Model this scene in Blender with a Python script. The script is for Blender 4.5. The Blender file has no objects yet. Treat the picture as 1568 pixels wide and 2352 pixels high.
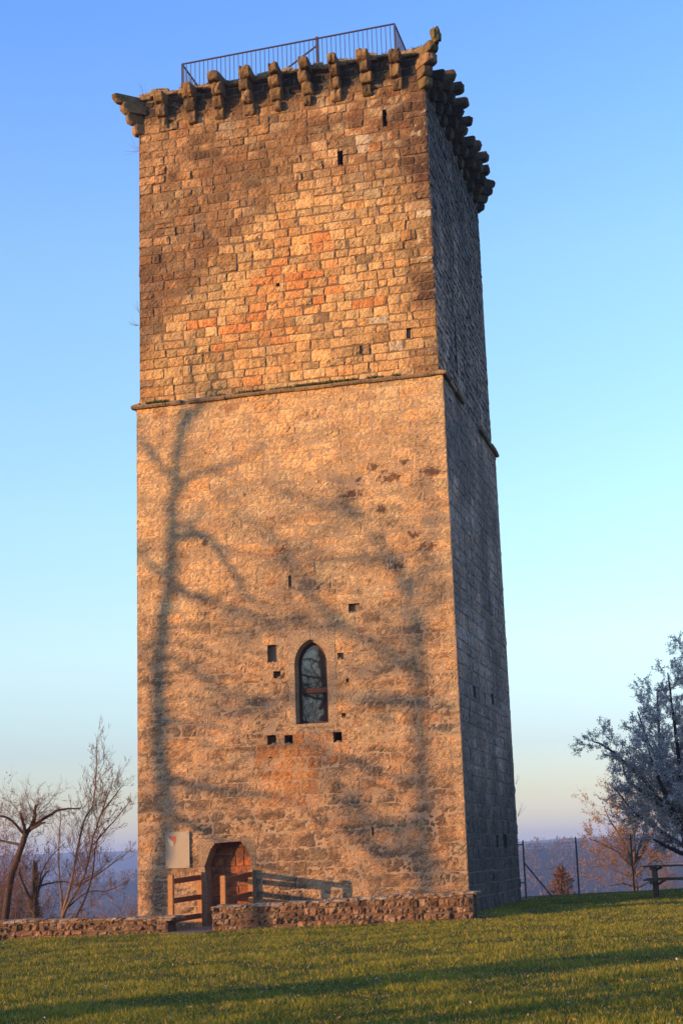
import bpy, math, random
import numpy as np
from mathutils import Vector, Matrix, noise
sc = bpy.context.scene
C = sc.collection
random.seed(7); rng = np.random.default_rng(7)

# ------------------------------------------------------------------ camera
CX, CY, CZ = 6.871, -38.695, 1.6
YAW, PITCH, ROLL, FPX = 0.24969, 0.22580, -0.034178, 3431.0     # focal length in px of a 1568 x 2352 picture
cy_, sy_, cp_, sp_ = math.cos(YAW), math.sin(YAW), math.cos(PITCH), math.sin(PITCH)
FW = np.array([-sy_*cp_, cy_*cp_, sp_]); R0 = np.array([cy_, sy_, 0.]); U0 = np.cross(R0, FW)
RT = math.cos(ROLL)*R0 + math.sin(ROLL)*U0; UP = -math.sin(ROLL)*R0 + math.cos(ROLL)*U0
CAM = np.array([CX, CY, CZ])
cam_d = bpy.data.cameras.new('camera'); cam = bpy.data.objects.new('camera', cam_d); C.objects.link(cam)
cam.matrix_world = Matrix(((RT[0], UP[0], -FW[0], CX), (RT[1], UP[1], -FW[1], CY), (RT[2], UP[2], -FW[2], CZ), (0, 0, 0, 1)))
cam_d.sensor_fit = 'VERTICAL'; cam_d.sensor_height = 36; cam_d.lens = 36*FPX/2352
cam_d.clip_start = 0.1; cam_d.clip_end = 20000
sc.camera = cam

def ray(px, py):
    return FW + RT*(px-784)/FPX - UP*(py-1176)/FPX
def aty(px, py, y):
    d = ray(px, py); return CAM + d*(y-CY)/d[1]
def atz(px, py, z):
    d = ray(px, py); return CAM + d*(z-CZ)/d[2]
def front(px, py, y=0.0):
    p = aty(px, py, y); return float(p[0]), float(p[2])

# ------------------------------------------------------------------ light
SUN_EL, SUN_AZ = math.radians(4.2), math.radians(50.0)           # az: from the front wall's normal towards -x
TOSUN = np.array([-math.sin(SUN_AZ)*math.cos(SUN_EL), -math.cos(SUN_AZ)*math.cos(SUN_EL), math.sin(SUN_EL)])
sun_d = bpy.data.lights.new('sun', 'SUN'); sun = bpy.data.objects.new('sun', sun_d); C.objects.link(sun)
sun.rotation_euler = Vector(TOSUN).to_track_quat('Z', 'Y').to_euler()
sun.location = (-60, -60, 40)
sun_d.energy = 5.0; sun_d.angle = math.radians(0.53); sun_d.color = (1.0, 0.56, 0.22)

w = bpy.data.worlds.new('World'); sc.world = w; w.use_nodes = True
nt = w.node_tree; bg = nt.nodes['Background']
sky = nt.nodes.new('ShaderNodeTexSky'); sky.sky_type = 'NISHITA'; sky.sun_disc = False
sky.sun_elevation = SUN_EL; sky.sun_rotation = math.atan2(TOSUN[0], TOSUN[1]) % (2*math.pi)
sky.altitude = 300; sky.air_density = 1.0; sky.dust_density = 0.6; sky.ozone_density = 1.6
geo = nt.nodes.new('ShaderNodeNewGeometry'); sep = nt.nodes.new('ShaderNodeSeparateXYZ')
nt.links.new(geo.outputs['Incoming'], sep.inputs[0])
neg = nt.nodes.new('ShaderNodeMath'); neg.operation = 'MULTIPLY'; neg.inputs[1].default_value = -1.0
nt.links.new(sep.outputs['Z'], neg.inputs[0])
ramp = nt.nodes.new('ShaderNodeValToRGB'); nt.links.new(neg.outputs[0], ramp.inputs[0])
TINT = [(0.004, (1.297, 1.524, 2.97)), (0.016, (1.297, 1.524, 2.97)), (0.037, (1.237, 1.345, 2.232)), (0.07, (1.195, 1.318, 2.082)), (0.135, (1.784, 1.82, 2.089)), (0.223, (1.874, 2.054, 2.097)), (0.381, (1.842, 2.138, 2.589)), (0.522, (1.375, 1.876, 3.198))]
el = ramp.color_ramp.elements
while len(el) < len(TINT): el.new(0.5)
for e, (p, c) in zip(el, TINT): e.position = p; e.color = (*c, 1)
mul = nt.nodes.new('ShaderNodeMix'); mul.data_type = 'RGBA'; mul.blend_type = 'MULTIPLY'; mul.inputs[0].default_value = 1.0
nt.links.new(sky.outputs[0], mul.inputs[6]); nt.links.new(ramp.outputs[0], mul.inputs[7])
nt.links.new(mul.outputs[2], bg.inputs[0]); bg.inputs[1].default_value = 0.15
sc.view_settings.view_transform = 'Standard'; sc.view_settings.look = 'None'
sc.view_settings.exposure = 0.9; sc.view_settings.gamma = 1.0

# ------------------------------------------------------------------ helpers
def nz(x, y, z=0.0): return noise.noise(Vector((x, y, z)))
def fbm(x, y, z=0.0, o=3):
    s, a = 0.0, 1.0
    for _ in range(o):
        s += a*noise.noise(Vector((x, y, z))); x *= 2.03; y *= 2.03; z *= 2.03; a *= 0.5
    return s
def sst(a, b, x):
    t = min(1.0, max(0.0, (x-a)/(b-a))); return t*t*(3-2*t)
def mixc(a, b, t): return tuple(a[i]*(1-t)+b[i]*t for i in range(3))

def wloc(o):
    p = np.zeros(3, np.float32)
    while o is not None: p += np.array(o.location, np.float32); o = o.parent
    return p
class MB:
    def __init__(s): s.v = []; s.f = []; s.c = []
    def add(s, vs, fs, col=(1, 1, 1)):
        n = len(s.v); s.v.extend([tuple(map(float, p)) for p in vs])
        if callable(col): s.c.extend([col(p) for p in vs])
        elif len(col) == len(vs) and len(vs) and hasattr(col[0], '__len__'): s.c.extend(col)
        else: s.c.extend([col]*len(vs))
        s.f.extend([tuple(i+n for i in f) for f in fs])
    def box(s, c, h, col=(1, 1, 1), ax=None, jit=0.0):
        ax = ax or (Vector((1, 0, 0)), Vector((0, 1, 0)), Vector((0, 0, 1)))
        c = Vector(c); vs = []
        for i in (-1, 1):
            for j in (-1, 1):
                for k in (-1, 1):
                    p = c + ax[0]*(h[0]*i) + ax[1]*(h[1]*j) + ax[2]*(h[2]*k)
                    if jit: p += Vector((random.uniform(-jit, jit), random.uniform(-jit, jit), random.uniform(-jit, jit)))
                    vs.append(p)
        s.add(vs, [(0, 1, 3, 2), (4, 6, 7, 5), (0, 4, 5, 1), (2, 3, 7, 6), (0, 2, 6, 4), (1, 5, 7, 3)], col)
    def bar(s, a, b, w, h, col=(1, 1, 1), up=(0, 0, 1)):
        a = Vector(a); b = Vector(b); d = (b-a); L = d.length; d.normalize()
        u = Vector(up); x = d.cross(u)
        if x.length < 1e-4: x = d.cross(Vector((0, 1, 0)))
        x.normalize(); y = x.cross(d)
        s.box((a+b)/2, (L/2, w/2, h/2), col, (d, x, y))
    def tube(s, pts, rad, k=6, col=(1, 1, 1)):
        pts = [Vector(p) for p in pts]; n = len(pts); vs = []; fs = []
        ref = None
        for i, p in enumerate(pts):
            d = (pts[min(i+1, n-1)]-pts[max(i-1, 0)])
            if d.length < 1e-6: d = Vector((0, 0, 1))
            d.normalize()
            if ref is None:
                ref = d.orthogonal().normalized()
            x = (ref - d*ref.dot(d))
            if x.length < 1e-4: x = d.orthogonal()
            x.normalize(); ref = x; y = d.cross(x)
            for j in range(k):
                a = 2*math.pi*j/k
                vs.append(p + (x*math.cos(a)+y*math.sin(a))*rad[i])
        for i in range(n-1):
            for j in range(k):
                fs.append((i*k+j, i*k+(j+1) % k, (i+1)*k+(j+1) % k, (i+1)*k+j))
        fs.append(tuple(range(k))[::-1]); fs.append(tuple((n-1)*k+j for j in range(k)))
        s.add(vs, fs, col)
    def build(s, name, mat, parent=None, smooth=False):
        me = bpy.data.meshes.new(name)
        v = np.array(s.v, dtype=np.float32).reshape(-1, 3)
        off = wloc(parent)
        me.vertices.add(len(v)); me.vertices.foreach_set('co', (v-off).ravel())
        ln = np.array([len(f) for f in s.f], dtype=np.int32); li = np.concatenate([np.array(f, dtype=np.int32) for f in s.f]) if s.f else np.zeros(0, np.int32)
        me.loops.add(len(li)); me.loops.foreach_set('vertex_index', li)
        me.polygons.add(len(ln)); st = np.zeros(len(ln), np.int32); st[1:] = np.cumsum(ln)[:-1]
        me.polygons.foreach_set('loop_start', st)
        me.update(calc_edges=True)
        me.polygons.foreach_set('use_smooth', np.full(len(ln), smooth, dtype=bool))
        at = me.color_attributes.new('col', 'FLOAT_COLOR', 'POINT')
        c = np.ones((len(v), 4), np.float32); c[:, :3] = np.array(s.c, np.float32).reshape(-1, 3)
        at.data.foreach_set('color', c.ravel())
        me.materials.append(mat)
        o = bpy.data.objects.new(name, me); C.objects.link(o)
        if parent is not None: o.parent = parent
        return o

def raw_mesh(name, v, f3, col, mat, parent=None):
    """triangles from numpy arrays; v (n,3), f3 (m,3), col (n,3)"""
    me = bpy.data.meshes.new(name)
    off = wloc(parent)
    me.vertices.add(len(v)); me.vertices.foreach_set('co', (v.astype(np.float32)-off).ravel())
    m, k = f3.shape
    me.loops.add(m*k); me.loops.foreach_set('vertex_index', f3.astype(np.int32).ravel())
    me.polygons.add(m); me.polygons.foreach_set('loop_start', np.arange(0, m*k, k, dtype=np.int32))
    me.update(calc_edges=True)
    at = me.color_attributes.new('col', 'FLOAT_COLOR', 'POINT')
    c = np.ones((len(v), 4), np.float32); c[:, :3] = col; at.data.foreach_set('color', c.ravel())
    me.materials.append(mat)
    o = bpy.data.objects.new(name, me); C.objects.link(o)
    if parent is not None: o.parent = parent
    return o

def tag(o, label=None, cat=None, group=None, kind=None):
    if label: o['label'] = label
    if cat: o['category'] = cat
    if group: o['group'] = group
    if kind: o['kind'] = kind
    return o
def thing(name, label, cat, loc=(0, 0, 0), group=None):
    o = bpy.data.objects.new(name, None); C.objects.link(o); o.location = loc
    o.empty_display_size = 0.3
    return tag(o, label, cat, group)

# ------------------------------------------------------------------ materials
def mat(name, rough=0.9, base=None, mottle=(3.0, 0.25), fine=(40.0, 0.15), bump=0.0, bump_scale=20.0, bump2=0.0, bump2_scale=90.0,
        lichen_pits=None, spec=0.2, metal=0.0, stretch=(1, 1, 1), trans=0.0):
    m = bpy.data.materials.new(name); m.use_nodes = True; t = m.node_tree; N = t.nodes; L = t.links
    b = N['Principled BSDF']; b.inputs['Roughness'].default_value = rough; b.inputs['Specular IOR Level'].default_value = spec
    b.inputs['Metallic'].default_value = metal
    tc = N.new('ShaderNodeTexCoord'); mp = N.new('ShaderNodeMapping'); mp.inputs['Scale'].default_value = stretch
    L.new(tc.outputs['Object'], mp.inputs[0])
    if base is None:
        a = N.new('ShaderNodeAttribute'); a.attribute_name = 'col'; cur = a.outputs['Color']
    else:
        a = N.new('ShaderNodeRGB'); a.outputs[0].default_value = (*base, 1); cur = a.outputs[0]
    for sc_, am in (mottle, fine):
        if am <= 0: continue
        n = N.new('ShaderNodeTexNoise'); n.inputs['Scale'].default_value = sc_; n.inputs['Detail'].default_value = 5; n.inputs['Roughness'].default_value = 0.65
        L.new(mp.outputs[0], n.inputs['Vector'])
        r = N.new('ShaderNodeMapRange'); r.inputs[1].default_value = 0.3; r.inputs[2].default_value = 0.7
        r.inputs[3].default_value = 1-am; r.inputs[4].default_value = 1+am
        L.new(n.outputs[0], r.inputs[0])
        x = N.new('ShaderNodeVectorMath'); x.operation = 'SCALE'; L.new(cur, x.inputs[0]); L.new(r.outputs[0], x.inputs['Scale']); cur = x.outputs[0]
    if lichen_pits:
        for (ls, thr, lc, amt) in lichen_pits:
            n = N.new('ShaderNodeTexNoise'); n.inputs['Scale'].default_value = ls; n.inputs['Detail'].default_value = 6; n.inputs['Roughness'].default_value = 0.75
            L.new(tc.outputs['Object'], n.inputs['Vector'])
            r = N.new('ShaderNodeMapRange'); r.inputs[1].default_value = thr; r.inputs[2].default_value = thr+0.05; r.inputs[4].default_value = amt
            L.new(n.outputs[0], r.inputs[0])
            x = N.new('ShaderNodeMix'); x.data_type = 'RGBA'; L.new(r.outputs[0], x.inputs[0]); L.new(cur, x.inputs[6]); x.inputs[7].default_value = (*lc, 1); cur = x.outputs[2]
    L.new(cur, b.inputs['Base Color'])
    prev = None
    for amt, s_ in ((bump, bump_scale), (bump2, bump2_scale)):
        if amt <= 0: continue
        n = N.new('ShaderNodeTexNoise'); n.inputs['Scale'].default_value = s_; n.inputs['Detail'].default_value = 6; n.inputs['Roughness'].default_value = 0.6
        L.new(mp.outputs[0], n.inputs['Vector'])
        bp = N.new('ShaderNodeBump'); bp.inputs['Distance'].default_value = amt; bp.inputs['Strength'].default_value = 1.0
        L.new(n.outputs[0], bp.inputs['Height'])
        if prev: L.new(prev, bp.inputs['Normal'])
        prev = bp.outputs[0]
    if prev: L.new(prev, b.inputs['Normal'])
    if trans > 0:
        tr = N.new('ShaderNodeBsdfTranslucent'); L.new(cur, tr.inputs[0]); mx = N.new('ShaderNodeMixShader'); mx.inputs[0].default_value = trans
        L.new(b.outputs[0], mx.inputs[1]); L.new(tr.outputs[0], mx.inputs[2]); L.new(mx.outputs[0], N['Material Output'].inputs[0])
    return m

M_upper = mat('upper_stone', mottle=(5, .25), fine=(24, .42), bump=.06, bump_scale=11, bump2=.03, bump2_scale=28,
              lichen_pits=[(26, .66, (.42, .38, .30), .75), (9, .70, (.08, .06, .045), .6)])
M_lower = mat('weathered_stone', mottle=(1.6, .25), fine=(26, .75), bump=.028, bump_scale=10, bump2=.035, bump2_scale=30, stretch=(1, 1, 2.0),
              lichen_pits=[(20, .66, (.46, .38, .28), .7), (4.5, .62, (.12, .09, .07), .6), (30, .60, (.13, .085, .055), .75)])  # last entry paints shaded pits as dark specks
M_side = mat('shaded_side_stone', mottle=(3.5, .4), fine=(12, .8), bump=.03, bump_scale=10, bump2=.012, bump2_scale=50, stretch=(1, 1, .8),
             lichen_pits=[(14, .64, (.34, .31, .29), .7)])
M_mortar = mat('mortar', mottle=(4, .2), fine=(60, .2), bump=.02, bump_scale=40)
M_corbel = mat('corbel_stone', mottle=(5, .3), fine=(40, .35), bump=.06, bump_scale=10, bump2=.025, bump2_scale=45,
               lichen_pits=[(6, .58, (.055, .042, .018), .8), (22, .66, (.33, .28, .2), .6)])
M_rubble = mat('rubble_stone', mottle=(9, .35), fine=(55, .45), bump=.05, bump_scale=16, bump2=.025, bump2_scale=60,
               lichen_pits=[(24, .62, (.42, .37, .32), .7), (6, .6, (.07, .045, .03), .6)])
M_moss = mat('moss', mottle=(10, .3), fine=(50, .3), trans=.2)
M_metal = mat('painted_iron', rough=.45, base=(.035, .022, .035), mottle=(5, .2), fine=(80, .2), spec=.5)
M_wood = mat('stained_wood', rough=.7, mottle=(4, .2), fine=(60, .3), bump=.006, bump_scale=25, stretch=(1, 1, 6))
M_frame = mat('window_wood', rough=.55, base=(.05, .018, .012), mottle=(6, .2), fine=(60, .2))
M_dark = mat('dark_void', base=(.01, .009, .008), mottle=(3, 0), fine=(3, 0))
M_sign = mat('sign_panel', rough=.5, mottle=(3, .07), fine=(40, .03), spec=.4)
M_bark = mat('bark', rough=.9, mottle=(6, .3), fine=(40, .3), bump=.02, bump_scale=25, stretch=(1, 1, .35))
M_twig = mat('twigs', rough=.8, mottle=(3, .2), fine=(3, 0))
M_petal = mat('petals', rough=.7, mottle=(6, .1), fine=(3, 0), trans=.25)
M_blade = mat('grass_blades', rough=.65, mottle=(3, 0), fine=(3, 0), trans=.3, spec=.15)
M_glass = bpy.data.materials.new('window_glass'); M_glass.use_nodes = True
_b = M_glass.node_tree.nodes['Principled BSDF']; _b.inputs['Base Color'].default_value = (.012, .012, .014, 1); _b.inputs['Roughness'].default_value = 0.02
_b.inputs['Specular IOR Level'].default_value = 0.9; _b.inputs['IOR'].default_value = 1.6
_n = M_glass.node_tree.nodes.new('ShaderNodeTexNoise'); _n.inputs['Scale'].default_value = .8
_p = M_glass.node_tree.nodes.new('ShaderNodeBump'); _p.inputs['Distance'].default_value = .0012
M_glass.node_tree.links.new(_n.outputs[0], _p.inputs['Height']); M_glass.node_tree.links.new(_p.outputs[0], _b.inputs['Normal'])

# ------------------------------------------------------------------ terrain
def ground_z(x, y):
    z = 0.03 + 0.02*max(-32., min(32., x))
    r = math.hypot(x, y)
    z += 0.035*fbm(x*.09, y*.09, 3.3, 3)*min(1, r/6)
    ye = 1.5 + 13.0*sst(-12, -1, x)
    d = max(0.0, y-ye)
    if d > 0:
        z -= 74*(1-math.exp(-d*.26/74))*sst(-.5, 6, d)
        n1 = fbm(x/310., y/310., 1.7, 4); n2 = fbm(x/700., y/700., 8.1, 3)
        side_ = sst(-120, -330, x)
        z += (69 - 10*side_ + 9*n1)*math.exp(-((y-930-120*n2)/230.)**2)
        z += (96 + 12*n2 + 6*n1)*math.exp(-((y-2750)/650.)**2)
        z += 10*n1*sst(150, 500, y)*(1-sst(1300, 1800, y))
    return z
def build_ground():
    rad = [0, 1.5] + [3+1.6*i for i in range(30)] + list(np.geomspace(52, 4200, 105))
    na = 540; vs = [(0, 0, ground_z(0, 0))]; fs = []
    for r in rad[1:]:
        for a in range(na):
            t = 2*math.pi*a/na; x = r*math.cos(t); y = r*math.sin(t)
            vs.append((x, y, ground_z(x, y)))
    for a in range(na): fs.append((0, 1+a, 1+(a+1) % na))
    for i in range(len(rad)-2):
        o = 1+i*na
        for a in range(na): fs.append((o+a, o+na+a, o+na+(a+1) % na, o+(a+1) % na))
    mb = MB()
    def gc(p):
        far = sst(14, 120, p[1])
        n = fbm(p[0]*.3, p[1]*.3, 5, 3); m = fbm(p[0]/90., p[1]/90., 2, 3)
        g = mixc((.028, .038, .010), (.075, .07, .02), min(1, max(0, .5+.8*n)))
        f = mixc((.018, .022, .026), (.09, .062, .045), min(1, max(0, .5+m+.3*sst(-30, 0, p[2]))))
        return mixc(g, f, far)
    mb.add(vs, fs, gc)
    m = mat('ground', mottle=(1.5, .25), fine=(14, .3), bump=.03, bump_scale=6)
    o = mb.build('ground', m, smooth=True); tag(o, kind='structure')
build_ground()

# ------------------------------------------------------------------ stone walling
def cut(rects, h):
    out = []
    for (a, b, c, d) in rects:
        if h[1] <= a or h[0] >= b or h[3] <= c or h[2] >= d: out.append((a, b, c, d)); continue
        if h[0] > a: out.append((a, h[0], c, d))
        if h[1] < b: out.append((h[1], b, c, d))
        a2, b2 = max(a, h[0]), min(b, h[1])
        if h[2] > c: out.append((a2, b2, c, h[2]))
        if h[3] < d: out.append((a2, b2, h[3], d))
    return out

class Wall:
    def __init__(s, O, U, Nn): s.O = Vector(O); s.U = Vector(U); s.N = Vector(Nn)
    def P(s, u, v, d=0.0): return s.O + s.U*u + Vector((0, 0, v)) + s.N*d

def stone(mb, W, a, b, c, d, j, depth, bulge, colf, rough=.008, step=.11, wob=.012, sf=None, holes=()):
    """one block: a grid with its rim set back into the joint and a slightly bulging, uneven face"""
    a += j/2; b -= j/2; c += j/2; d -= j/2
    if b-a < .02 or d-c < .02: return
    nx = max(1, min(18, int((b-a)/step))); ny = max(1, min(9, int((d-c)/step)))
    e = min(.016, (b-a)*.2, (d-c)*.2)
    us = [a, a+e] + [a+e+(b-a-2*e)*i/nx for i in range(1, nx)] + [b-e, b]
    vs_ = [c, c+e] + [c+e+(d-c-2*e)*i/ny for i in range(1, ny)] + [d-e, d]
    for h in holes:
        us = sorted(us+[q for q in h[:2] if a < q < b]); vs_ = sorted(vs_+[q for q in h[2:] if c < q < d])
    off = random.uniform(-bulge, bulge)*.8; tx = random.uniform(-.5, .5)*bulge*1.6; tv = random.uniform(-.5, .5)*bulge*1.6
    cj = [(random.uniform(-wob, wob), random.uniform(-wob, wob)) for _ in range(4)]
    sd = random.uniform(0, 99); vs = []; cl = []; nu, nv = len(us), len(vs_)
    sfv = sf if sf is not None else 1.0
    for jv, v in enumerate(vs_):
        for iu, u in enumerate(us):
            fu = (u-a)/(b-a); fv = (v-c)/(d-c)
            ring = min(iu, nu-1-iu, jv, nv-1-jv)
            dd = -depth if ring == 0 else off + tx*(fu-.5) + tv*(fv-.5) + bulge*.9*(1-(2*fu-1)**4)*(1-(2*fv-1)**4) - (.004 if ring == 1 else 0) + rough*(nz(u*9, v*12, sd)*1.6+nz(u*24, v*30, sd)*1.3)
            wx = sum(cj[k][0]*w_ for k, w_ in enumerate(((1-fu)*(1-fv), fu*(1-fv), (1-fu)*fv, fu*fv)))
            wz = sum(cj[k][1]*w_ for k, w_ in enumerate(((1-fu)*(1-fv), fu*(1-fv), (1-fu)*fv, fu*fv)))
            if ring <= 1:
                wx += wob*.7*nz(u*14, v*14, sd+5); wz += wob*.7*nz(u*14, v*14, sd+9)
            vs.append(W.P(u+wx, v+wz, dd))
            cc = colf(u, v); cl.append((cc[0]*sfv, cc[1]*sfv, cc[2]*sfv))
    fs = []
    for y in range(nv-1):
        for x in range(nu-1):
            mu, mv = (us[x]+us[x+1])/2, (vs_[y]+vs_[y+1])/2
            if any(h[0] < mu < h[1] and h[2] < mv < h[3] for h in holes): continue
            fs.append((y*nu+x, y*nu+x+1, (y+1)*nu+x+1, (y+1)*nu+x))
    if fs: mb.add(vs, fs, cl)

def courses(z0, z1, h0, h1):
    out = []; z = z0
    while z < z1-1e-3:
        h = random.uniform(h0, h1)
        if z1-z-h < h0*.6: h = z1-z
        out.append((z, min(z1, z+h))); z += h
    return out

def walling(mb, mort, W, u0, u1, z0, z1, hh, ww, j, depth, bulge, colf, holes=(), special=(), topj=0.0, quoin=True, wob=.012, rough=.008, mcol=(.16, .12, .085), var=.16, step=.11, ero=0.0):
    for ci, (c, d) in enumerate(courses(z0, z1, *hh)):
        u = u0; first = True; cur = []
        while u < u1-1e-3:
            w_ = random.uniform(*ww)
            if first and quoin: w_ = (.75 if ci % 2 else .42)*random.uniform(.9, 1.15)
            if u1-u-w_ < ww[0]*.7: w_ = u1-u
            cur.append((u, min(u1, u+w_))); u += w_; first = False
        if quoin and len(cur) > 2:
            q = u1-(.42 if ci % 2 else .75)*random.uniform(.9, 1.15)
            cur = [x for x in cur if x[0] < q-.12]; cur[-1] = (cur[-1][0], q); cur.append((q, u1))
        cur2 = []
        for (a, b) in cur:
            if random.random() < .08 and d-c > .32: cur2 += [(a, b, c, c+(d-c)*.5), (a, b, c+(d-c)*.5, d)]
            else: cur2.append((a, b, c, d))
        for r in cur2:
            rs = [r]; hl = [h for h in holes if not (h[1] <= r[0] or h[0] >= r[1] or h[3] <= r[2] or h[2] >= r[3])]
            sfac = 1+random.gauss(0, var); sfac = max(.55, min(1.45, sfac))
            tint = random.gauss(0, .05)
            sp = None
            for (su, sv, sc_) in special:
                if r[0] <= su <= r[1] and r[2] <= sv <= r[3]: sp = sc_
            if sp is None: cf = (lambda u_, v_, t=tint: (lambda k: (k[0]*(1+t), k[1], k[2]*(1-t)))(colf(u_, v_)))
            else: cf = (lambda u_, v_, k=sp: mixc(k, colf(u_, v_), .38)); sfac = random.uniform(.85, 1.15)
            for (a, b, c_, d_) in rs:
                if b-a < .05 or d_-c_ < .05: continue
                tj = random.uniform(-topj, 0) if (topj and d_ > z1-.02) else 0
                jj = j*random.uniform(.6, 1.5); dp_ = depth; bl_ = bulge; rg_ = rough
                if random.random() < (ero((a+b)/2, (c_+d_)/2) if callable(ero) else ero): jj = j*2.6+.006; dp_ = depth*1.6; bl_ = bulge*1.9; rg_ = rough*1.8   # an eroded block with open joints
                stone(mb, W, a, b, c_, d_+tj, jj, dp_, bl_, cf, sf=sfac, wob=0 if hl else wob, rough=rg_, step=step, holes=hl)
    back = [(u0, u1, z0, z1-topj)]
    for h in holes: back = cut(back, h)
    for (a, b, c, d) in back:
        n = len(mort.v); mort.add([W.P(a, c, -depth*.75), W.P(b, c, -depth*.75), W.P(b, d, -depth*.75), W.P(a, d, -depth*.75)], [(0, 1, 2, 3)], mcol)

def recess(mb, W, h, dp, col, back=True, backcol=None):
    a, b, c, d = h; e = .004
    q = [W.P(a, c, e), W.P(b, c, e), W.P(b, d, e), W.P(a, d, e), W.P(a, c, -dp), W.P(b, c, -dp), W.P(b, d, -dp), W.P(a, d, -dp)]
    mb.add(q, [(0, 4, 5, 1), (1, 5, 6, 2), (2, 6, 7, 3), (3, 7, 4, 0)], col)
    if back: mb.add(q[4:], [(0, 1, 2, 3)], backcol or col)

def rock(mb, c, h, col, rot=0.0, n=4, amp=.18):
    """rounded irregular stone: a subdivided box pushed towards an ellipsoid and roughened"""
    vs = []; fs = []; idx = {}
    sd = random.uniform(0, 100); ca, sa = math.cos(rot), math.sin(rot)
    def vid(i, j, k):
        key = (i, j, k)
        if key not in idx:
            p = Vector((2*i/n-1, 2*j/n-1, 2*k/n-1)); L_ = p.length or 1
            m_ = max(abs(p.x), abs(p.y), abs(p.z)); q = p*(1-.42) + p.normalized()*m_*.42*1.25
            r = 1+amp*nz(q.x*1.3+sd, q.y*1.3, q.z*1.3)
            q = Vector((q.x*h[0]*r, q.y*h[1]*r, q.z*h[2]*r))
            idx[key] = len(vs); vs.append((c[0]+q.x*ca-q.y*sa, c[1]+q.x*sa+q.y*ca, c[2]+q.z))
        return idx[key]
    for i in range(n):
        for j in range(n):
            for (q0, q1) in ((0, 0), (n, 1)):
                for ax in range(3):
                    def mk(a_, b_):
                        t = [a_, b_]; t.insert(ax, q0); return vid(*t)
                    ff = (mk(i, j), mk(i+1, j), mk(i+1, j+1), mk(i, j+1))
                    if (q1 == 0) != (ax == 1): ff = ff[::-1]
                    fs.append(ff)
    mb.add(vs, fs, col)

# ------------------------------------------------------------------ the tower
TW, TD, ZL, ZT = 9.0, 9.22, 14.42, 24.35
SET = 0.07
tower = thing('stone_tower', 'tall square medieval sandstone keep with broken corbels round its top', 'tower', (-4.5, 4.6, 0))
WF = Wall((0, 0, 0), (1, 0, 0), (0, -1, 0))                 # u = world x (-9..0)
WFu = Wall((0, SET, 0), (1, 0, 0), (0, -1, 0))
WS = Wall((0, 0, 0), (0, 1, 0), (1, 0, 0))                  # u = world y
WSu = Wall((-SET-.03, 0, 0), (0, 1, 0), (1, 0, 0))
WL = Wall((-TW, 0, 0), (0, -1, 0), (-1, 0, 0)); WLu = Wall((-TW+SET, 0, 0), (0, -1, 0), (-1, 0, 0))   # u = -y
WB = Wall((0, TD, 0), (-1, 0, 0), (0, 1, 0)); WBu = Wall((0, TD-SET, 0), (-1, 0, 0), (0, 1, 0))       # u = -x

def f(px, py): return front(px, py)
def rc(x0, y0, x1, y1):                                      # hole on the front wall from two picture corners
    a = f(x0, y0); b = f(x1, y1); return (min(a[0], b[0]), max(a[0], b[0]), min(a[1], b[1]), max(a[1], b[1]))

WIN = (-4.62, -3.30, 4.98, 7.62)
DOOR = (-7.28, -5.66, -.3, 2.16)
putlogs = [(rc(614, 1689, 634, 1710), .3), (rc(653, 1689, 673, 1709), .5), (rc(765, 1682, 785, 1704), .6),
           (rc(772, 360-15, 787, 376), .5)]
niches = [(rc(614, 1482, 636, 1521), .16), (rc(628, 1542, 644, 1557), .2), (rc(775, 1500, 789, 1514), .1),
          (rc(800, 1387, 826, 1406), .13), (rc(662, 1322, 669, 1351), .09), (rc(795, 1558, 801, 1570), .1),
          (rc(784, 1638, 793, 1648), .1), (rc(616, 1739, 624, 1745), .12), (rc(853, 1900, 858, 1922), .12)]
upper_holes = [(rc(773, 346, 787, 377), .55), (rc(876, 250, 887, 289), .6), (rc(931, 752, 942, 777), .1),
               (rc(633, 649, 641, 657), .1), (rc(824, 792, 832, 815), .06), (rc(400, 520, 405, 540), .08)]
side_holes_low = [((2.25, 2.62, 5.72, 6.05), .5), ((5.4, 5.8, 5.82, 6.15), .5), ((4.85, 5.25, 1.68, 2.02), .5), ((6.3, 6.9, 1.66, 2.05), .5)]
side_holes_up = [((2.9, 3.12, 15.3, 17.0), .6)]

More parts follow.
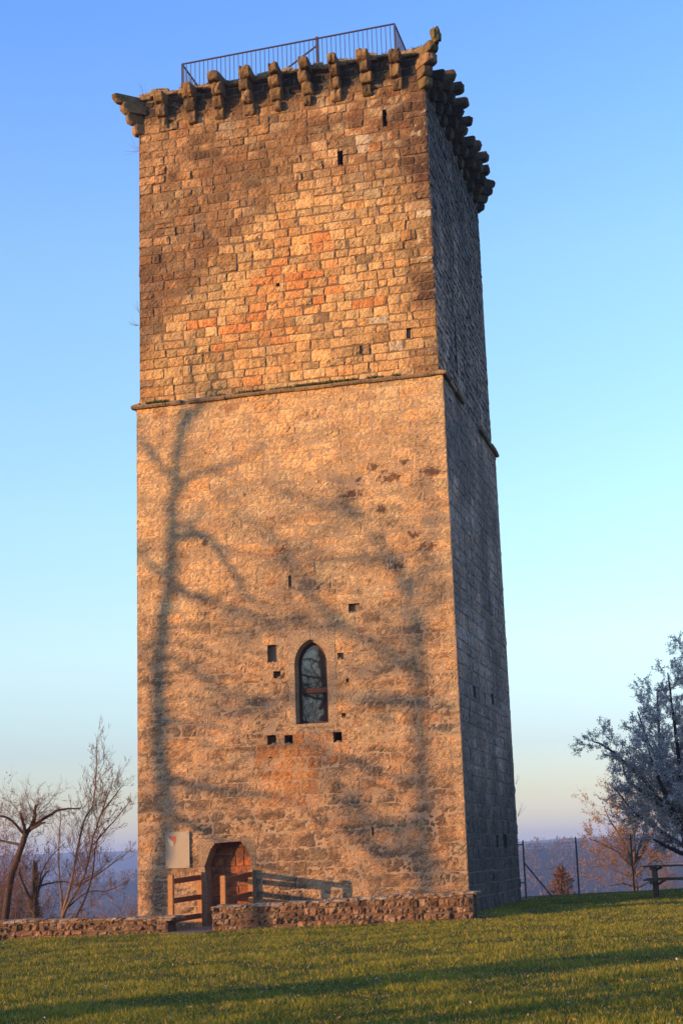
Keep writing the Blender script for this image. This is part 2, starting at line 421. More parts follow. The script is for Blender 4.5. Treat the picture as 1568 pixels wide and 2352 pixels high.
TAN, PALE, BROWN, ORANGE, RED, DARKB, GREY = (.45, .295, .17), (.58, .42, .26), (.25, .145, .08), (.60, .35, .145), (.55, .17, .045), (.085, .04, .025), (.24, .225, .20)
def col_up(u, v):
    h = (v-14.4)/8.7; x = (u+9)/9
    n = fbm(u*.55, v*.55, 4.2, 3)*.5; n2 = fbm(u*2.1, v*2.6, 6.1, 3)*.5
    half = .10+.62*sst(1.0, .0, h/.85)                          # clean golden triangle, wide at the string course
    t = sst(half+.10, half-.14, abs(x-.60)*(1.15 if x < .6 else .8) + .30*n)*sst(.92, .60, h+.25*n)
    c = mixc((.165, .09, .048), (.39, .24, .13), sst(-.3, .4, n+.25*(x-.45)+.5*n2))
    c = mixc(c, (.56, .35, .165), t*.9)
    c = mixc(c, (.56, .22, .07), .55*sst(.16, .05, abs(x-.50-.25*(h-.4)))*sst(.75, .45, h)*sst(.02, .2, h)*sst(-.2, .25, n2))
    c = mixc(c, (.22, .19, .16), .45*sst(.1, .42, fbm(u*.9, v*1.4, 19, 3)*.5)*(1-.5*t))
    if .62 < x < .9 and h > .55: c = mixc(c, (.50, .36, .23), .6*sst(-.1, .3, n2))
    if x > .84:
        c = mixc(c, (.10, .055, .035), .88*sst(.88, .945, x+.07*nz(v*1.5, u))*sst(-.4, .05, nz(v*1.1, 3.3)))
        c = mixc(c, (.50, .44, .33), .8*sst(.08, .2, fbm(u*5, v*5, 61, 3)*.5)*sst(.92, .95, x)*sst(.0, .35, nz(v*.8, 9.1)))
    if v > 23.1: c = mixc(c, (.045, .038, .032), .92*sst(23.25, 23.75, v+.25*n2))  # shade between the corbels painted into the stone colour
    return (c[0]*.85, c[1]*.83, c[2]*.78)
def col_lo(u, v):
    h = v/14.4; x = (u+9)/9
    n = fbm(u*.6, v*.8, 14.2, 3)*.5; n2 = fbm(u*.8, v*2.1, 31., 3)*.5; n3 = fbm(u*1.9, v*4.6, 44., 3)*.5
    c = mixc((.43, .27, .155), (.63, .40, .21), sst(.12, .95, h+.35*n))
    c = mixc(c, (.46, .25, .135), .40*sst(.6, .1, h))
    c = mixc(c, (.135, .105, .085), sst(.0, .26, n2)*(.35+.5*sst(.85, .3, h)))
    c = mixc(c, (.13, .092, .068), sst(.02, .24, n3)*(.28+.42*sst(.9, .2, h)))
    n4 = fbm(u*4.5, v*9., 81., 3)*.5; c = mixc(c, (.12, .08, .055), .55*sst(.08, .3, n4)*sst(1.0, .5, h)); c = mixc(c, (.66, .47, .28), .5*sst(-.08, -.3, n4)*sst(.0, -.25, n2+.1))
    c = mixc(c, (.60, .44, .27), .38*sst(.14, .5, n))
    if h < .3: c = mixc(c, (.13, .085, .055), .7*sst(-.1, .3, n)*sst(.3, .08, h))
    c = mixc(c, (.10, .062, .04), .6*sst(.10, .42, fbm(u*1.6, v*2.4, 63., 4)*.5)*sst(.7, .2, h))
    if 4 < v < 5 and -5.6 < u < -3: c = mixc(c, (.52, .19, .05), .6*sst(4.9, 4.4, v)*sst(.0, .3, n+.2))
    if 2.5 < v < 4.8 and -5.8 < u < -3.6: c = mixc(c, (.52, .20, .055), .55*sst(2.5, 3.6, v)*sst(-5.8, -5.0, u)*sst(-3.6, -4.2, u))
    if x > .975: c = mixc(c, (.52, .38, .22), .3)
    return (c[0]*.93, c[1]*.905, c[2]*.85)
def col_side(u, v):  # shaded face painted darker than the front, shade put into its colour
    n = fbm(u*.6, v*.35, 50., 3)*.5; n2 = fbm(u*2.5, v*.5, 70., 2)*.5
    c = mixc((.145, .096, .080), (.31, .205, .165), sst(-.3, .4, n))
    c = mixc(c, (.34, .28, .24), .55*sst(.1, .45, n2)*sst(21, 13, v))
    if v > 17: c = mixc(c, (.04, .036, .034), .75*sst(17, 23, v))  # painted shade deepens towards the corbels
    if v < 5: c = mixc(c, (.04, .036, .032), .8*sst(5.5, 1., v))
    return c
reds = [(760, 555), (727, 578), (750, 595), (765, 600), (660, 640), (665, 645), (690, 682), (695, 636), (752, 652), (734, 678), (765, 655), (664, 722), (700, 716), (628, 613), (580, 655),
        (602, 727), (550, 735), (450, 752), (497, 795), (623, 781), (515, 765), (545, 765), (480, 748), (885, 689), (850, 690), (585, 880), (625, 850), (790, 850), (575, 705), (725, 537), (742, 605), (640, 595), (560, 760), (695, 655), (670, 700)]
special = [(*f(x, y), mixc(RED, ORANGE, random.choice((0, .2, .45, .6)))) for x, y in reds]
special += [(*f(x, y), (.17, .105, .065)) for x, y in ((485, 637), (720, 740), (350, 882), (820, 803), (960, 650), (978, 808), (440, 700), (340, 655))]
special += [(*f(x, y), (.50, .42, .32)) for x, y in ((850, 320), (830, 340), (920, 800), (968, 485), (860, 735))]
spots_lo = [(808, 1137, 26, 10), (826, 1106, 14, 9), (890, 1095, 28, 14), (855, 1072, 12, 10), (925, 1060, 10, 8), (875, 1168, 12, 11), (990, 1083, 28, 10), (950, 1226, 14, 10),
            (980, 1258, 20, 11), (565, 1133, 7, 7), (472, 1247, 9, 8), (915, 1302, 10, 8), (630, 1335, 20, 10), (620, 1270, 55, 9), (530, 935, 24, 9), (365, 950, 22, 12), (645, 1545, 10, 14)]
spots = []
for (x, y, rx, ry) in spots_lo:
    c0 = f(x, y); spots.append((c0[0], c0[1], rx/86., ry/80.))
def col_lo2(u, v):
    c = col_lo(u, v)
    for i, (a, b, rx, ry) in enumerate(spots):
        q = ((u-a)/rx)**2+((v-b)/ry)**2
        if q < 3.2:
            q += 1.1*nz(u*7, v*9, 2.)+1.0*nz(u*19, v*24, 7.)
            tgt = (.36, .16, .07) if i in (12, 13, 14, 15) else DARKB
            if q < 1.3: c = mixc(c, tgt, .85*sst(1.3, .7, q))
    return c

mo = MB(); lo = MB(); up = MB(); sl = MB(); su = MB(); hol = MB()
lowh = [WIN, DOOR] + [h for h, _ in putlogs if h[2] < 14] + [h for h, _ in niches]
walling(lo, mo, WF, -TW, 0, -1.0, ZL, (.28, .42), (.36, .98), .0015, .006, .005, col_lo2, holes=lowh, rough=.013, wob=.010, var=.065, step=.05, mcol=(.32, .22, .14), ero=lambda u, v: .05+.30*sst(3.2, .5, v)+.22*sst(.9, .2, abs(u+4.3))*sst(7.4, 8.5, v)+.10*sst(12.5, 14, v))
upph = [h for h, _ in upper_holes]
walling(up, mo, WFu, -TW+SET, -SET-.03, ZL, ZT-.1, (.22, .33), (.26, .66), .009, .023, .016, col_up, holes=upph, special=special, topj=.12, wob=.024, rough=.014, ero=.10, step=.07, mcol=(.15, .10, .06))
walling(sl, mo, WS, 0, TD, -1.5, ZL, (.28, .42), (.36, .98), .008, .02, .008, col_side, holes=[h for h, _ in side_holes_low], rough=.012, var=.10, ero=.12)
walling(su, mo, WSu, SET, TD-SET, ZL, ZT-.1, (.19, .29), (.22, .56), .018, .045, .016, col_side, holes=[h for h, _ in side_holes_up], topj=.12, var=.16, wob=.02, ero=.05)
back = MB()
walling(back, mo, WL, -TD, 0, -2.5, ZL, (.34, .45), (.6, 1.1), .02, .035, .009, col_lo, var=.12, step=.3)
walling(back, mo, WLu, -TD+SET, -SET, ZL, ZT-.1, (.24, .34), (.4, .8), .024, .05, .014, col_up, topj=.12, step=.3)
walling(back, mo, WB, 0, TW, -4, ZL, (.34, .45), (.6, 1.1), .02, .035, .009, col_side, var=.12, step=.3)
walling(back, mo, WBu, SET+.03, TW-SET, ZL, ZT-.1, (.24, .34), (.4, .8), .024, .05, .014, col_side, topj=.12, step=.3)
for hs_, W_, sc_, bc_ in ((putlogs[:3]+niches, WF, (.17, .11, .07), (.2, .15, .11)), (upper_holes, WFu, (.15, .10, .065), (.2, .17, .13)), (side_holes_low, WS, (.06, .055, .05), None), (side_holes_up, WSu, (.06, .055, .05), None)):
    for h, dp in hs_:
        hol = MB()
        if W_ is WF or W_ is WFu:
            for _ in range(3): rock(hol, tuple(W_.P(random.uniform(h[0]+.03, h[1]-.03), h[2]+random.uniform(0, .02), -random.uniform(.03, .1))), (random.uniform(.02, .05), .04, random.uniform(.015, .035)), (.30, .19, .11), random.uniform(0, 1), n=3, amp=.5)
        recess(hol, W_, h, dp, sc_, backcol=(.012, .01, .008) if (dp > .4 or bc_ is None) else bc_)
        hol.build('slit_window' if h[3]-h[2] > 1 else 'putlog_hole', M_mortar, tower)
lo.build('lower_wall', M_lower, tower); up.build('upper_wall', M_upper, tower)
sl.build('lower_wall', M_side, tower); su.build('upper_wall', M_side, tower); back.build('rear_wall', M_side, tower)
mo.build('mortar', M_mortar, tower)
# roof slab and rough wall head
rf = MB(); rf.box((-4.5, TD/2, ZT-.28), (4.40, TD/2-.12, .06), (.22, .19, .16)); rf.build('roof', M_mortar, tower)
cap = MB(); moss = MB()
def mosscol():
    return mixc((.05, .075, .012), (.14, .12, .03), random.random())
def moss_tuft(mb, p, r, n, hgt=.06):
    for _ in range(n):
        a = random.uniform(0, 6.28); q = random.random()**.5*r
        b = Vector(p)+Vector((math.cos(a)*q, math.sin(a)*q, 0)); w_ = random.uniform(.008, .02); h_ = random.uniform(.3, 1)*hgt
        d = Vector((random.uniform(-1, 1), random.uniform(-1, 1), 0)).normalized()
        mb.add([b-d*w_, b+d*w_, b+Vector((random.uniform(-.03, .03), random.uniform(-.03, .03), h_))], [(0, 1, 2)], mosscol())
def capline(x0, y0, x1, y1, inward):
    L_ = math.hypot(x1-x0, y1-y0); t = 0
    while t < L_:
        w_ = random.uniform(.22, .55); m = min(1, (t+w_/2)/L_); x = x0+(x1-x0)*m; y = y0+(y1-y0)*m
        hh = random.uniform(.05, .12); zz = ZT-.14+hh*.5+random.uniform(-.03, .05)
        col = mixc((.15, .11, .07), (.28, .19, .10), random.random())
        rock(cap, (x+inward[0]*.16, y+inward[1]*.16, zz), (w_/2*1.08 if x1 != x0 else .21, .21 if x1 != x0 else w_/2*1.08, hh), col, random.uniform(-.1, .1), n=4)
        if random.random() < .6:
            moss_tuft(moss, (x+inward[0]*.03, y+inward[1]*.03, zz+hh*.55), .16, 40, .07)
        t += w_*.92
capline(-TW+.1, .02, -.15, .02, (0, 1)); capline(-.1, .1, -.1, TD-.1, (-1, 0)); capline(-TW+.1, .1, -TW+.1, TD-.1, (1, 0)); capline(-TW+.1, TD-.05, -.1, TD-.05, (0, -1))
cap.build('wall_head', M_corbel, tower)

# string course
sc_mb = MB()
def course_seg(Wx, a, b, proj=.13, th=.13, z=ZL):
    u = a
    while u < b-1e-3:
        w_ = random.uniform(.5, 1.15)
        if b-u-w_ < .3: w_ = b-u
        e = u+w_; dz = random.uniform(-.012, .012); pj = proj*random.uniform(.85, 1.1); tt = th*random.uniform(.85, 1.1)
        n = 6; vs = []; cl = []
        c_ = mixc((.20, .14, .09), (.38, .26, .15), random.random())
        prof = [(-.05, -tt*.5), (pj*.7, -tt*.5), (pj, -tt*.15), (pj, tt*.1), (pj*.6, tt*.42), (-.12, tt*.7)]
        for i in range(n+1):
            uu = u+.006+(w_-.012)*i/n
            for (dp, vv) in prof:
                g = .012*nz(uu*6, dp*20, z+vv*20); vs.append(Wx.P(uu, z+vv+dz+g, dp+g*(1 if dp > 0 else 0)))
        k = len(prof); fs = [(i*k+j, (i+1)*k+j, (i+1)*k+(j+1) % k, i*k+(j+1) % k) for i in range(n) for j in range(k)]
        fs += [tuple(range(k))[::-1], tuple(n*k+j for j in range(k))]
        sc_mb.add(vs, fs, c_)
        u = e
course_seg(WF, -TW-.13, -7.62); course_seg(WF, -7.40, .13, z=ZL+.01)
course_seg(WS, -.12, 2.9); course_seg(WS, 5.7, TD+.13); course_seg(WL, -TD-.1, .1); course_seg(WB, -.1, TW+.1)
sc_mb.build('string_course', M_corbel, tower)
for (x, n, r) in ((-5.75, 60, .2), (-5.3, 50, .18), (-3.9, 170, .3), (-3.45, 170, .3), (-3.0, 140, .28), (-2.6, 80, .25), (-1.9, 70, .2), (-8.45, 70, .2), (-8.2, 50, .2), (-6.5, 20, .2), (-1.3, 25, .12), (-4.6, 40, .3)):
    for _ in range(n):
        xx = x+random.uniform(-r, r); moss_tuft(moss, (xx, -random.uniform(0, .12), ZL+.045), .06, 5, .10)
moss.build('moss', M_moss, tower)

# corbels
def corbel(x, y, dx, dy, ps, zb=23.12, w=.32, sh=.30, mossy=0.0, horn=False, side=False):
    mb = MB(); d = Vector((dx, dy, 0)).normalized(); s_ = Vector((-d.y, d.x, 0)); z = zb
    for i, p in enumerate(ps):
        h = sh*random.uniform(.88, 1.12); ww = w*random.uniform(.74, 1.12)/2; lx = random.uniform(-.025, .025); p_ = p*random.uniform(.84, 1.08)
        if horn and i == len(ps)-1: ww *= .8
        rk = random.uniform(.25, .75); prof = [(-.25, 0)]
        for k in range(5):
            t = k/4*math.pi/2; rr = min(h*rk, p_*.8)
            prof.append((p_-rr+rr*math.sin(t), rr-rr*math.cos(t)))
        prof += [(p_+.01, h*.8), (p_-.04, h-.01), (-.25, h-.01)]
        lean = random.uniform(-.03, .03); col = mixc((.09, .055, .032), (.29, .18, .095), random.random())
        if side: col = tuple(q*.3 for q in col)  # corbels on the shaded face: shade painted in as a darker colour
        if mossy and random.random() < .8: col = mixc(col, (.11, .085, .03), mossy)
        vs = []; K = len(prof); sd = random.uniform(0, 50)
        ws = [-1, -.82, -.3, .3, .82, 1]
        for wi, q in enumerate(ws):
            for (pp, vv) in prof:
                sh_ = .035 if wi in (0, 5) else 0
                g = .06*nz(pp*5+sd, vv*6, q*1.7)
                vs.append(Vector((x, y, 0))+d*(pp-(sh_ if pp > 0 else 0)+(g if pp > 0 else 0))+s_*(q*ww+lx+lean*(pp > 0)+g*.5)+Vector((0, 0, z+vv*(1-sh_*.5)+(sh_*.3 if vv < .1 else 0)+g*.4)))
        fs = [(i_*K+j, (i_+1)*K+j, (i_+1)*K+(j+1) % K, i_*K+(j+1) % K) for i_ in range(5) for j in range(K)]
        fs += [tuple(range(K))[::-1], tuple(5*K+j for j in range(K))]
        mb.add(vs, fs, col); z += h+.006
    return mb
full, short = (.17, .36, .52, .68), (.17, .36, .54)
fr = [full if k in (2, 3, 4, 5, 6, 7) else short for k in range(9)]
for k in range(9):
    x = -8.10+.9*k
    corbel(x, SET+.01, 0, -1, fr[k], zb=23.10+random.uniform(-.03, .05), sh=.36 if len(fr[k]) == 3 else .315, mossy=.25).build('corbel', M_corbel, tower)
for k, yy in enumerate((.9, 1.75, 2.5, 3.45, 4.55, 5.45, 6.4, 7.3, 8.3)):
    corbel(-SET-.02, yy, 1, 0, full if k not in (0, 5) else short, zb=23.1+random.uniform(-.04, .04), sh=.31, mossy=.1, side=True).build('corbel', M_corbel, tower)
for k in range(9):
    corbel(-TW+SET, .9+.92*k, -1, 0, full if k % 3 else short, sh=.31).build('corbel', M_corbel, tower)
    corbel(-.9-.9*k, TD-SET, 0, 1, full if k % 3 else short, sh=.31).build('corbel', M_corbel, tower)
corbel(-TW+.12, .12, -1, -1, (.25, .44, .66, .90), zb=23.04, w=.30, sh=.285, mossy=.3, horn=True).build('corbel', M_corbel, tower)
cr = corbel(-.14, .12, 1, -1, (.26, .38, .52, .64), zb=23.06, w=.38, sh=.31, mossy=.7)
rock(cr, (.37, -.39, 24.42), (.12, .12, .20), (.12, .095, .035), .7, amp=.5)
cr.build('corbel', M_corbel, tower)
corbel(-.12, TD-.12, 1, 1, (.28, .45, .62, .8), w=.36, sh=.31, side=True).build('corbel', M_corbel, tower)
corbel(-TW+.12, TD-.12, -1, 1, (.28, .45, .62, .8), w=.42, sh=.31).build('corbel', M_corbel, tower)

# arched window
def arch_pts(cx, w, zs, zap, n=12, zb=None):
    """pointed arch outline from lower left, up and over, to lower right"""
    a = w/2; h = zap-zs; R_ = (a*a+h*h)/(2*a)               # both arcs centred on the spring line
    pts = [(cx-a, zb)] if zb is not None else []
    th = math.asin(min(1, h/R_))
    for i in range(n+1): t = th*i/n; pts.append((cx-a+R_-R_*math.cos(t), zs+R_*math.sin(t)))
    for i in range(n-1, -1, -1): t = th*i/n; pts.append((cx+a-R_+R_*math.cos(t), zs+R_*math.sin(t)))
    if zb is not None: pts.append((cx+a, zb))
    return pts
wx0, wz0 = f(680, 1662); wx1, _ = f(756, 1660); _, wap = f(713, 1468); wsp = f(690, 1524)[1]
wcx = (wx0+wx1)/2; ww_ = (wx1-wx0)
outer = arch_pts(wcx, ww_, wsp, wap, 12, 5.06); inner = arch_pts(wcx+.0, ww_-.09, wsp, wap-.05, 12, 5.06)
sur = MB()
# surround stones: jamb blocks and voussoirs filling the rectangle round the arch
def quadstone(p, dz=.0, col=(.33, .25, .17)):
    """a flat-faced block from four (u,v) corners with a chamfered rim"""
    cu = sum(q[0] for q in p)/len(p); cv = sum(q[1] for q in p)/len(p); n = len(p)
    i1 = [(q[0]+(cu-q[0])*.0, q[1]+(cv-q[1])*.0) for q in p]
    vs = [WF.P(q[0], q[1], -.04) for q in i1]+[WF.P(q[0]+(cu-q[0])*.01, q[1]+(cv-q[1])*.01, dz) for q in i1]
    i2 = [(q[0]+(cu-q[0])*.03, q[1]+(cv-q[1])*.03) for q in p]
    vs += [WF.P(q[0], q[1], dz+.006) for q in i2]
    fs = [(k, (k+1) % n, n+(k+1) % n, n+k) for k in range(n)]+[(n+k, n+(k+1) % n, 2*n+(k+1) % n, 2*n+k) for k in range(n)]+[tuple(2*n+k for k in range(n))]
    sur.add(vs, fs, lambda P_: mixc(col_lo2(P_[0], P_[2]), col, .6))
def clampW(q): return (min(max(q[0], WIN[0]), WIN[1]), min(max(q[1], WIN[2]), WIN[3]))
npt = len(outer)
zj = [5.06, 5.55, 6.05, wsp]
for a_, b_ in zip(zj[:-1], zj[1:]):
    quadstone([(WIN[0], a_), (wx0, a_), (wx0, b_), (WIN[0], b_)]); quadstone([(wx1, a_), (WIN[1], a_), (WIN[1], b_), (wx1, b_)])
quadstone([(WIN[0], WIN[2]), (WIN[1], WIN[2]), (WIN[1], 5.06), (WIN[0], 5.06)])
arcp = outer[1:-1]; groups = [(0, 12), (12, 24)]
def radial(q):
    dx, dz_ = q[0]-wcx, q[1]-(wsp-.1); s_ = min((WIN[1]-wcx if dx > 0 else wcx-WIN[0])/max(abs(dx), 1e-6), (WIN[3]-wsp+.1)/max(dz_, 1e-6)); return (wcx+dx*s_, wsp-.1+dz_*s_)
for a_, b_ in groups:
    ins = arcp[a_:b_+1]; oa, ob = radial(ins[0]), radial(ins[-1])
    if a_ == 0: oa = (WIN[0], wsp)
    if b_ == 24: ob = (WIN[1], wsp)
    o2 = [ob]
    if abs(oa[0]-WIN[0]) < 1e-3 and abs(ob[1]-WIN[3]) < 1e-3: o2.append((WIN[0], WIN[3]))
    if abs(oa[1]-WIN[3]) < 1e-3 and abs(ob[0]-WIN[1]) < 1e-3: o2.append((WIN[1], WIN[3]))
    o2.append(oa); quadstone((ins+o2)[::-1])
# splayed reveal
RD = .34; vs = []; fs = []
lay = [(outer, .0), (outer, -.10), (inner, -.11), (inner, -RD)]
for pts, dp in lay: vs += [WF.P(p[0], p[1], dp) for p in pts]
for L_ in range(3):
    for i in range(npt): fs.append((L_*npt+i, L_*npt+(i+1) % npt, (L_+1)*npt+(i+1) % npt, (L_+1)*npt+i))
sur.add(vs, fs, (.34, .22, .13))
sur.build('window_surround', M_lower, tower)
win = MB()
fin = arch_pts(wcx, ww_-.21, wsp, wap-.13, 12, 5.12); fo = inner
vs = [WF.P(p[0], p[1], -.24) for p in fo]+[WF.P(p[0], p[1], -.24) for p in fin]+[WF.P(p[0], p[1], -.30) for p in fin]
fs = [(i, (i+1) % npt, npt+(i+1) % npt, npt+i) for i in range(npt)]+[(npt+i, npt+(i+1) % npt, 2*npt+(i+1) % npt, 2*npt+i) for i in range(npt)]
win.add(vs, fs)
ztr = f(718, 1584)[1]
wobj = win.build('window', M_frame, tower)
trm = MB(); trm.box((wcx, .245, ztr), (ww_/2-.05, .035, .065)); trm.build('transom', M_frame, wobj)
gl = MB(); gl.add([WF.P(p[0], p[1], -.285) for p in fo], [tuple(range(npt))]); go = gl.build('pane', M_glass, wobj)
gl_off = tower.location
for v in go.data.vertices: pass
# side-wall lancet blocked; doorway
dpts = [f(476, 2110), f(474, 2030), f(470, 1990), f(484, 1950), f(494, 1937), f(553, 1932), f(570, 1955), f(577, 1975), f(578, 2110)]
dm = MB()
dl, dr = dpts[0][0], dpts[-1][0]
def qs(p, col=(.33, .24, .16)):
    global sur
    sur = dm; quadstone(p, col=col)
zt = DOOR[3]
# jamb blocks on both sides and the lintel
prevz = DOOR[2]
for zz in (.35, .85, dpts[1][1], dpts[2][1]):
    xl = dl if zz < dpts[1][1]+.01 else dpts[2][0]
    qs([(DOOR[0], prevz), (dl, prevz), (xl, zz), (DOOR[0], zz)]); qs([(dr, prevz), (DOOR[1], prevz), (DOOR[1], zz), (dr, zz)]); prevz = zz
qs([(DOOR[0], prevz), dpts[2], dpts[3], dpts[4], (dpts[4][0], zt), (DOOR[0], zt)], col=(.25, .19, .13))
qs([(dr, prevz), (DOOR[1], prevz), (DOOR[1], zt), (dpts[5][0], zt), dpts[5], dpts[6], dpts[7]], col=(.25, .19, .13))
qs([dpts[4], dpts[5], (dpts[5][0], zt), (dpts[4][0], zt)])
n = len(dpts); DD = .47
poly = [(dl, DOOR[2])]+dpts[1:-1]+[(dr, DOOR[2])]; n = len(poly)
dm.add([WF.P(p[0], p[1], 0) for p in poly]+[WF.P(p[0], p[1], -DD) for p in poly], [(i, i+1, n+i+1, n+i) for i in range(n-1)], (.30, .19, .11))
dmo = dm.build('doorway', M_lower, tower)
Wd = Wall((0, DD, 0), (1, 0, 0), (0, -1, 0)); db = MB(); dmort = MB()
def col_door(u, v):
    c = mixc((.38, .13, .05), (.20, .07, .032), .5+fbm(u*4, v*4, 3, 2)*.5)
    c = mixc(c, (.10, .05, .035), .8*sst(.05, .3, fbm(u*2.2, v*5, 8, 2)*.5+.25*sst(1.3, 1.8, v)*sst(2.05, 1.9, v)))
    return c
walling(db, dmort, Wd, dl-.15, dr+.15, -.4, 2.2, (.16, .34), (.2, .5), .008, .02, .016, col_door, quoin=False, mcol=(.12, .06, .04), holes=[])
dbo = db.build('door_infill', M_rubble, dmo); dmort.build('mortar', M_mortar, dmo)

# ------------------------------------------------------------------ railing on the roof
rl = thing('roof_railing', 'thin dark metal railing with upright bars on the tower roof', 'railing', (-4.5, 1.0, ZT))
RX0, RX1, RY0, RY1, RZ0, RZ1 = -7.86, -1.10, 1.0, 3.6, ZT-.22, 25.84
def rz(x): return 25.72+(x-RX0)/(RX1-RX0)*.14
tr = MB()
for a_, b_ in (((RX0, RY0, rz(RX0)), (RX1, RY0, rz(RX1))), ((RX0, RY0, rz(RX0)), (RX0, RY1, rz(RX0))), ((RX1, RY0, rz(RX1)), (RX1, RY1, rz(RX1)))):
    m_ = MB(); m_.bar(a_, b_, .045, .035); m_.build('top_rail', M_metal, rl)
    m_ = MB(); m_.bar((a_[0], a_[1], ZT-.08), (b_[0], b_[1], ZT-.08), .035, .03); m_.build('bottom_rail', M_metal, rl)
for (x, y, w_, top) in ((RX0, RY0, .05, 0), (RX1, RY0, .05, 0), (RX0, RY1, .05, 0), (RX1, RY1, .05, 0), (-3.52, RY0+.045, .085, .07)):
    m_ = MB(); m_.box((x, y, (RZ0+rz(x)+top)/2), (w_/2, w_/2, (rz(x)+top-RZ0)/2)); m_.build('post', M_metal, rl)
nb = 48
for i in range(1, nb):
    x = RX0+(RX1-RX0)*i/nb; m_ = MB(); m_.box((x, RY0, (ZT-.1+rz(x))/2), (.009, .009, (rz(x)-ZT+.1)/2)); m_.build('baluster', M_metal, rl)
for X in (RX0, RX1):
    for i in range(1, 19):
        y = RY0+(RY1-RY0)*i/19; m_ = MB(); m_.box((X, y, (ZT-.1+rz(X))/2), (.009, .009, (rz(X)-ZT+.1)/2)); m_.build('baluster', M_metal, rl)
m_ = MB(); m_.bar((-5.3, 1.3, 24.7), (-3.56, 1.3, 25.78), .04, .04); m_.build('stair_handrail', M_metal, rl)

# ------------------------------------------------------------------ information board
s0, s1 = f(382, 1912), f(437.5, 1993)
sg = thing('information_board', 'pale rectangular board with a small red shield on the wall beside the doorway', 'sign', ((s0[0]+s1[0])/2, -.05, (s0[1]+s1[1])/2))
sm = MB(); sm.box(((s0[0]+s1[0])/2, -.045, (s0[1]+s1[1])/2), ((s1[0]-s0[0])/2, .018, (s0[1]-s1[1])/2), (.27, .22, .165)); sm.build('panel', M_sign, sg)
shx, shz = s0[0]+.175, s0[1]-.11; em = MB()
def shp(u, v): return (shx+u*.115, -.068, shz-v*.27)
em.add([shp(*p) for p in ((-1, 0), (-.25, 0), (.05, .42), (.45, .5), (.5, .95), (0, 1), (-.5, .75), (-.9, .4))], [tuple(range(8))[::-1]], (.34, .36, .24))
em2 = [shp(*p) for p in ((-.8, 0), (1, 0), (1, .45), (.75, .75), (.55, .93), (.5, .55), (.05, .42), (-.1, .3), (-.45, .25))]
em.add([(p[0], p[1]-.003, p[2]) for p in em2], [tuple(range(9))[::-1]], (.38, .06, .035))
em.build('shield', M_sign, sg)
for (x, z) in ((s0[0]+.04, s0[1]-.04), (s1[0]-.04, s0[1]-.04), (s0[0]+.04, s1[1]+.04), (s1[0]-.04, s1[1]+.04)):
    b_ = MB(); b_.tube([(x, -.062, z), (x, -.072, z)], [.012, .012], 8, (.05, .05, .05)); b_.build('screw', M_sign, sg)

